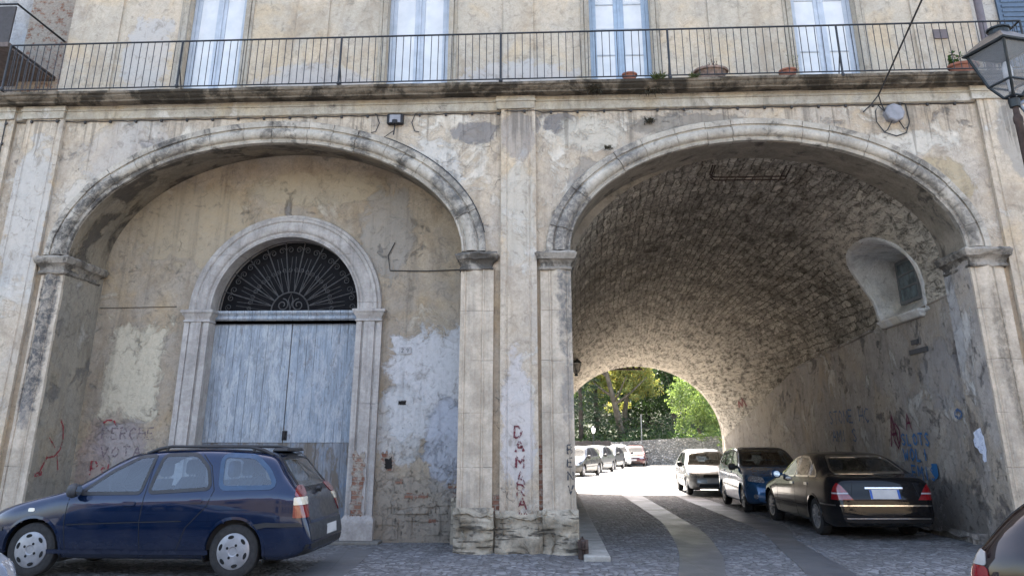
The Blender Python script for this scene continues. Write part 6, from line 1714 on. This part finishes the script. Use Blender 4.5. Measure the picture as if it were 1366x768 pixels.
def tree(x, y, label, cat, trunk, r0, blobs, n, size, mat, seed, bark='bark', nb=7, group=None, droop=0., name='broadleaf_tree'):
    e = empty(name, (x, y, hz(x, y)-.1)); tag(e, label, cat, group)
    w = MB(); limbs(w, (0,0,0), trunk, r0, r0*.35, seed, nb); w.build('trunk', M[bark], e, smooth=True)
    crown(blobs, n, size, seed+1, mat, e, droop=droop); return e
TG = 'trees beyond the tunnel'
tree(6.5, 58, 'leaning forked broadleaf tree with yellowing leaves behind the stone wall', 'tree', [(0,0,0),(-.35,0,1.8),(-.75,0,3.6),(-1.35,.1,6.2),(-1.8,.2,9)], .34,
     [(-.9,1.6,6.2,2.0,1.4,1.9),(1.0,1.5,5.4,1.8,1.6,1.7),(-2.0,1.2,4.6,.9,1.,.9),(.9,-.6,4.1,.9,.8,.7),(-2.0,.8,7.9,2.6,2.2,1.4)], 9500, .21, G_YEL, 11, group=TG)
tree(6.9, 60, 'upright slender broadleaf tree with gold and green leaves beside the leaning tree', 'tree', [(0,0,0),(-.05,0,2.),(.35,0,4.2),(.6,0,7),(.7,0,9)], .27,
     [(.8,.6,5.6,1.8,1.8,1.7),(1.9,-.5,4.2,1.3,1.3,1.1),(.5,.6,7.6,2.2,2.,1.6),(-.6,.8,2.6,1.2,.9,.8)], 8500, .20, G_YEL, 13, group=TG)
def conifer(x, y, H, R_, label, seed, n=5200):
    e = empty('conifer', (x, y, hz(x, y)-.1)); tag(e, label, 'tree', TG); r = random.Random(seed)
    w = MB(); w.tube([(0,0,0),(0,0,H*.6),(0,0,H)], [.22,.14,.03], 8); w.build('trunk', M['bark_dk'], e)
    w = MB(); tiers = int(H*1.7)
    for k in range(tiers):
        z = lerp(.6, H, k/tiers); rad = R_*(1-(z/H)**1.3)+.25
        for b in range(9):
            a = r.uniform(0, 2*pi); L = rad*r.uniform(.7, 1.1)
            for j in range(int(n/tiers/9)):
                s = r.uniform(.15, 1)**.7; p = Vector((cos(a)*L*s+r.uniform(-.18,.18), sin(a)*L*s+r.uniform(-.18,.18), z-L*.25*s+r.uniform(-.12,.12)))
                leaf(w, p, (cos(a)+r.uniform(-.8,.8), sin(a)+r.uniform(-.8,.8), r.uniform(-.7,.2)), rdir(r), r.uniform(.14,.32), r.uniform(.05,.10))
    w.build('crown', G_CON, e, fix=False)
conifer(2.9, 56.5, 9.5, 2.2, 'tall dark conifer at the left edge of the far opening', 21)
conifer(4.4, 60, 10., 1.7, 'dark conifer between the leftmost conifer and the leaning tree', 22)
conifer(1.0, 58, 11, 2.5, 'dark conifer half hidden by the tunnel pier', 23)
tree(9.6, 66, 'dark dense evergreen tree in the shade behind the thin pole', 'tree', [(0,0,0),(0,0,2.5),(.2,0,5),(.2,0,8)], .25, [(0,0,2.9,3.,2.6,2.4),(1.5,0,5.6,2.8,2.4,2.4),(-1.8,0,1.6,2.0,1.8,1.5)], 9500, .24, G_DK, 31, 'bark_dk', group=TG)
tree(8.2, 72, 'mid green tree standing behind the gold-leaved tree', 'tree', [(0,0,0),(0,0,3),(0,0,6),(0,0,9)], .25, [(0,0,3.6,3.2,2.8,2.6),(-1.5,0,6.4,3,2.6,2.2),(-3.,0,2.2,2.4,2.,1.8)], 9000, .26, G_MID, 33, group=TG)
tree(13.8, 70, 'dark evergreen tree high behind the bright shrub', 'tree', [(0,0,0),(0,0,3),(0,0,6),(0,0,8)], .25, [(0,0,3.4,3.5,3.,3.4)], 7000, .26, G_DK, 35, 'bark_dk', group=TG)
tree(11.4, 62, 'shaded dark green tree on the slope just left of the bright shrub', 'tree', [(0,0,0),(0,0,2.5),(-.2,0,5),(-.3,0,7)], .2, [(-.8,0,3.4,2.2,2.,2.2),(.6,0,5.2,2.2,2.,1.9)], 8000, .2, G_DK, 37, group=TG)  # dark leaves put the shade between the trees into the colour
for k, (x, y, s) in enumerate([(-3, 74, 41), (2.5, 80, 42), (7, 88, 43), (13, 84, 44), (19, 78, 45), (24, 72, 46), (17, 64, 47)]):
    tree(x, y, ['broad tree on the hill far left, mostly behind the pier', 'tree on the hill behind the conifers', 'farthest tree on the hill above the gold tree', 'tall tree on the hill behind the dark evergreen', 'tree on the hill right of the bright shrub', 'tree at the far right of the hill', 'tree behind the right part of the stone wall'][k], 'tree',
         [(0,0,0),(0,0,4),(0,0,9)], .3, [(0,0,3.2,4.4,3,3.4),(1,0,7.5,3.8,3,2.8)], 5200, .36, [G_DK, G_DK, G_MID, G_DK, G_DK, G_MID, G_DK][k], s, 'bark_dk', 5, TG)
e = empty('shrub', (11.9, 50.6, 1.9)); tag(e, 'bright green shrub spilling over the stone wall at the right of the far opening', 'shrub')
w = MB(); limbs(w, (0,1.2,-.3), [(0,0,0),(-.3,-.2,1.2),(-.5,-.5,2.6)], .14, .05, 51, 8, 1.6); w.build('stem', M['bark_dk'], e)
crown([(-.6,.2,2.9,2.0,1.4,1.5),(.8,0,2.2,1.9,1.4,1.6),(-.5,-.5,1.0,1.6,.8,1.2),(1.2,-.5,.6,1.5,.8,1.1),(2.5,0,1.9,1.6,1.2,1.9),(-1.6,0,3.6,1.0,.9,1.0)], 12500, .17, 52, G_BUSH, e, droop=.35, name='foliage')
r_ = random.Random(61); w = MB()
for k in range(9000):
    x = r_.uniform(-2, 18); y = r_.uniform(51.9, 60); q = fbm((x*.6, y*.6, 2), 3); leaf(w, (x, y, hz(x, y)-.05+r_.random()*max(0, .35+(y-53)*.22+q*1.6)), rdir(r_, -.3, 1), rdir(r_), r_.uniform(.2,.45), .13)
o = w.build('ground_cover', G_DK, fix=False); tag(o, 'low green undergrowth along the top of the stone wall', 'undergrowth', kind='stuff')

# far lamp and pole
e = empty('street_lamp', (3.45, 48.2, 0)); tag(e, 'small distant street lamp with a white lantern beside the parked cars', 'street lamp')
w = MB(); w.lathe([(0,0),(.09,0),(.09,.3),(.045,.4),(.035,2.2),(.05,2.22)], n=8); w.build('post', M['lamp_iron'], e)
w = MB(); w.lathe([(.05,2.22),(.13,2.32),(.17,2.58),(.0,2.60)], n=8); w.build('lantern', plain('white_lamp_glass', (.75,.76,.77), .3), e)
w = MB(); w.lathe([(.19,2.58),(.10,2.68),(.0,2.74)], n=8); w.build('cap', M['lamp_iron'], e)
w = MB(); w.tube([(7.5,53.6,1.2),(7.55,53.6,3.7)], .04, 8); tag(w.build('pole', plain('pale_pole', (.25,.25,.25), .6)), 'thin pale pole standing behind the stone wall', 'pole')

# ================================================================== LIGHT, SKY, CAMERA
SUN_EL, SUN_AZ = radians(53.5), radians(-8)    # azimuth from +Y towards +X
sun = bpy.data.lights.new('sun', 'SUN'); sun.energy = 4.5; sun.angle = radians(.53); sun.color = (1, .94, .85)
so = bpy.data.objects.new('sun', sun); COL.objects.link(so)
d = Vector((sin(SUN_AZ)*cos(SUN_EL), cos(SUN_AZ)*cos(SUN_EL), sin(SUN_EL)))
so.rotation_euler = (-d).to_track_quat('-Z', 'Y').to_euler(); so.location = (0, 40, 60)
wd = bpy.data.worlds.new('World'); SC.world = wd; wd.use_nodes = True
nt = wd.node_tree; bg = nt.nodes['Background']; sk = nt.nodes.new('ShaderNodeTexSky'); sk.sky_type = 'NISHITA'; sk.sun_disc = False
sk.sun_elevation = SUN_EL; sk.sun_rotation = SUN_AZ; sk.air_density = 1.0; sk.dust_density = 3.0; sk.ozone_density = 1.0
wb_ = nt.nodes.new('ShaderNodeMix'); wb_.data_type = 'RGBA'; wb_.blend_type = 'MULTIPLY'; wb_.inputs[0].default_value = 1; wb_.inputs[7].default_value = (1.07, .965, .865, 1)
nt.links.new(sk.outputs[0], wb_.inputs[6]); nt.links.new(wb_.outputs[2], bg.inputs[0]); bg.inputs[1].default_value = .13
cam = bpy.data.cameras.new('camera'); co = bpy.data.objects.new('camera', cam); COL.objects.link(co); SC.camera = co
co.location = (0, -13.7, 1.6)
cam.sensor_width = 36; cam.sensor_fit = 'HORIZONTAL'; cam.lens = 1075/1366*36
cam.shift_y = -(384-216)/1366
co.rotation_mode = 'XYZ'; co.rotation_euler = (radians(90+19.18), 0, radians(2.286))
cam.clip_start = .1; cam.clip_end = 1000
vs_ = SC.view_settings; vs_.view_transform = 'Standard'; vs_.look = 'None'; vs_.exposure = EXPOSURE; vs_.gamma = 1; vs_.use_curve_mapping = False
SC.cycles.max_bounces = 8; SC.cycles.diffuse_bounces = 5; SC.cycles.transparent_max_bounces = 16
SC.cycles.sample_clamp_indirect = 8
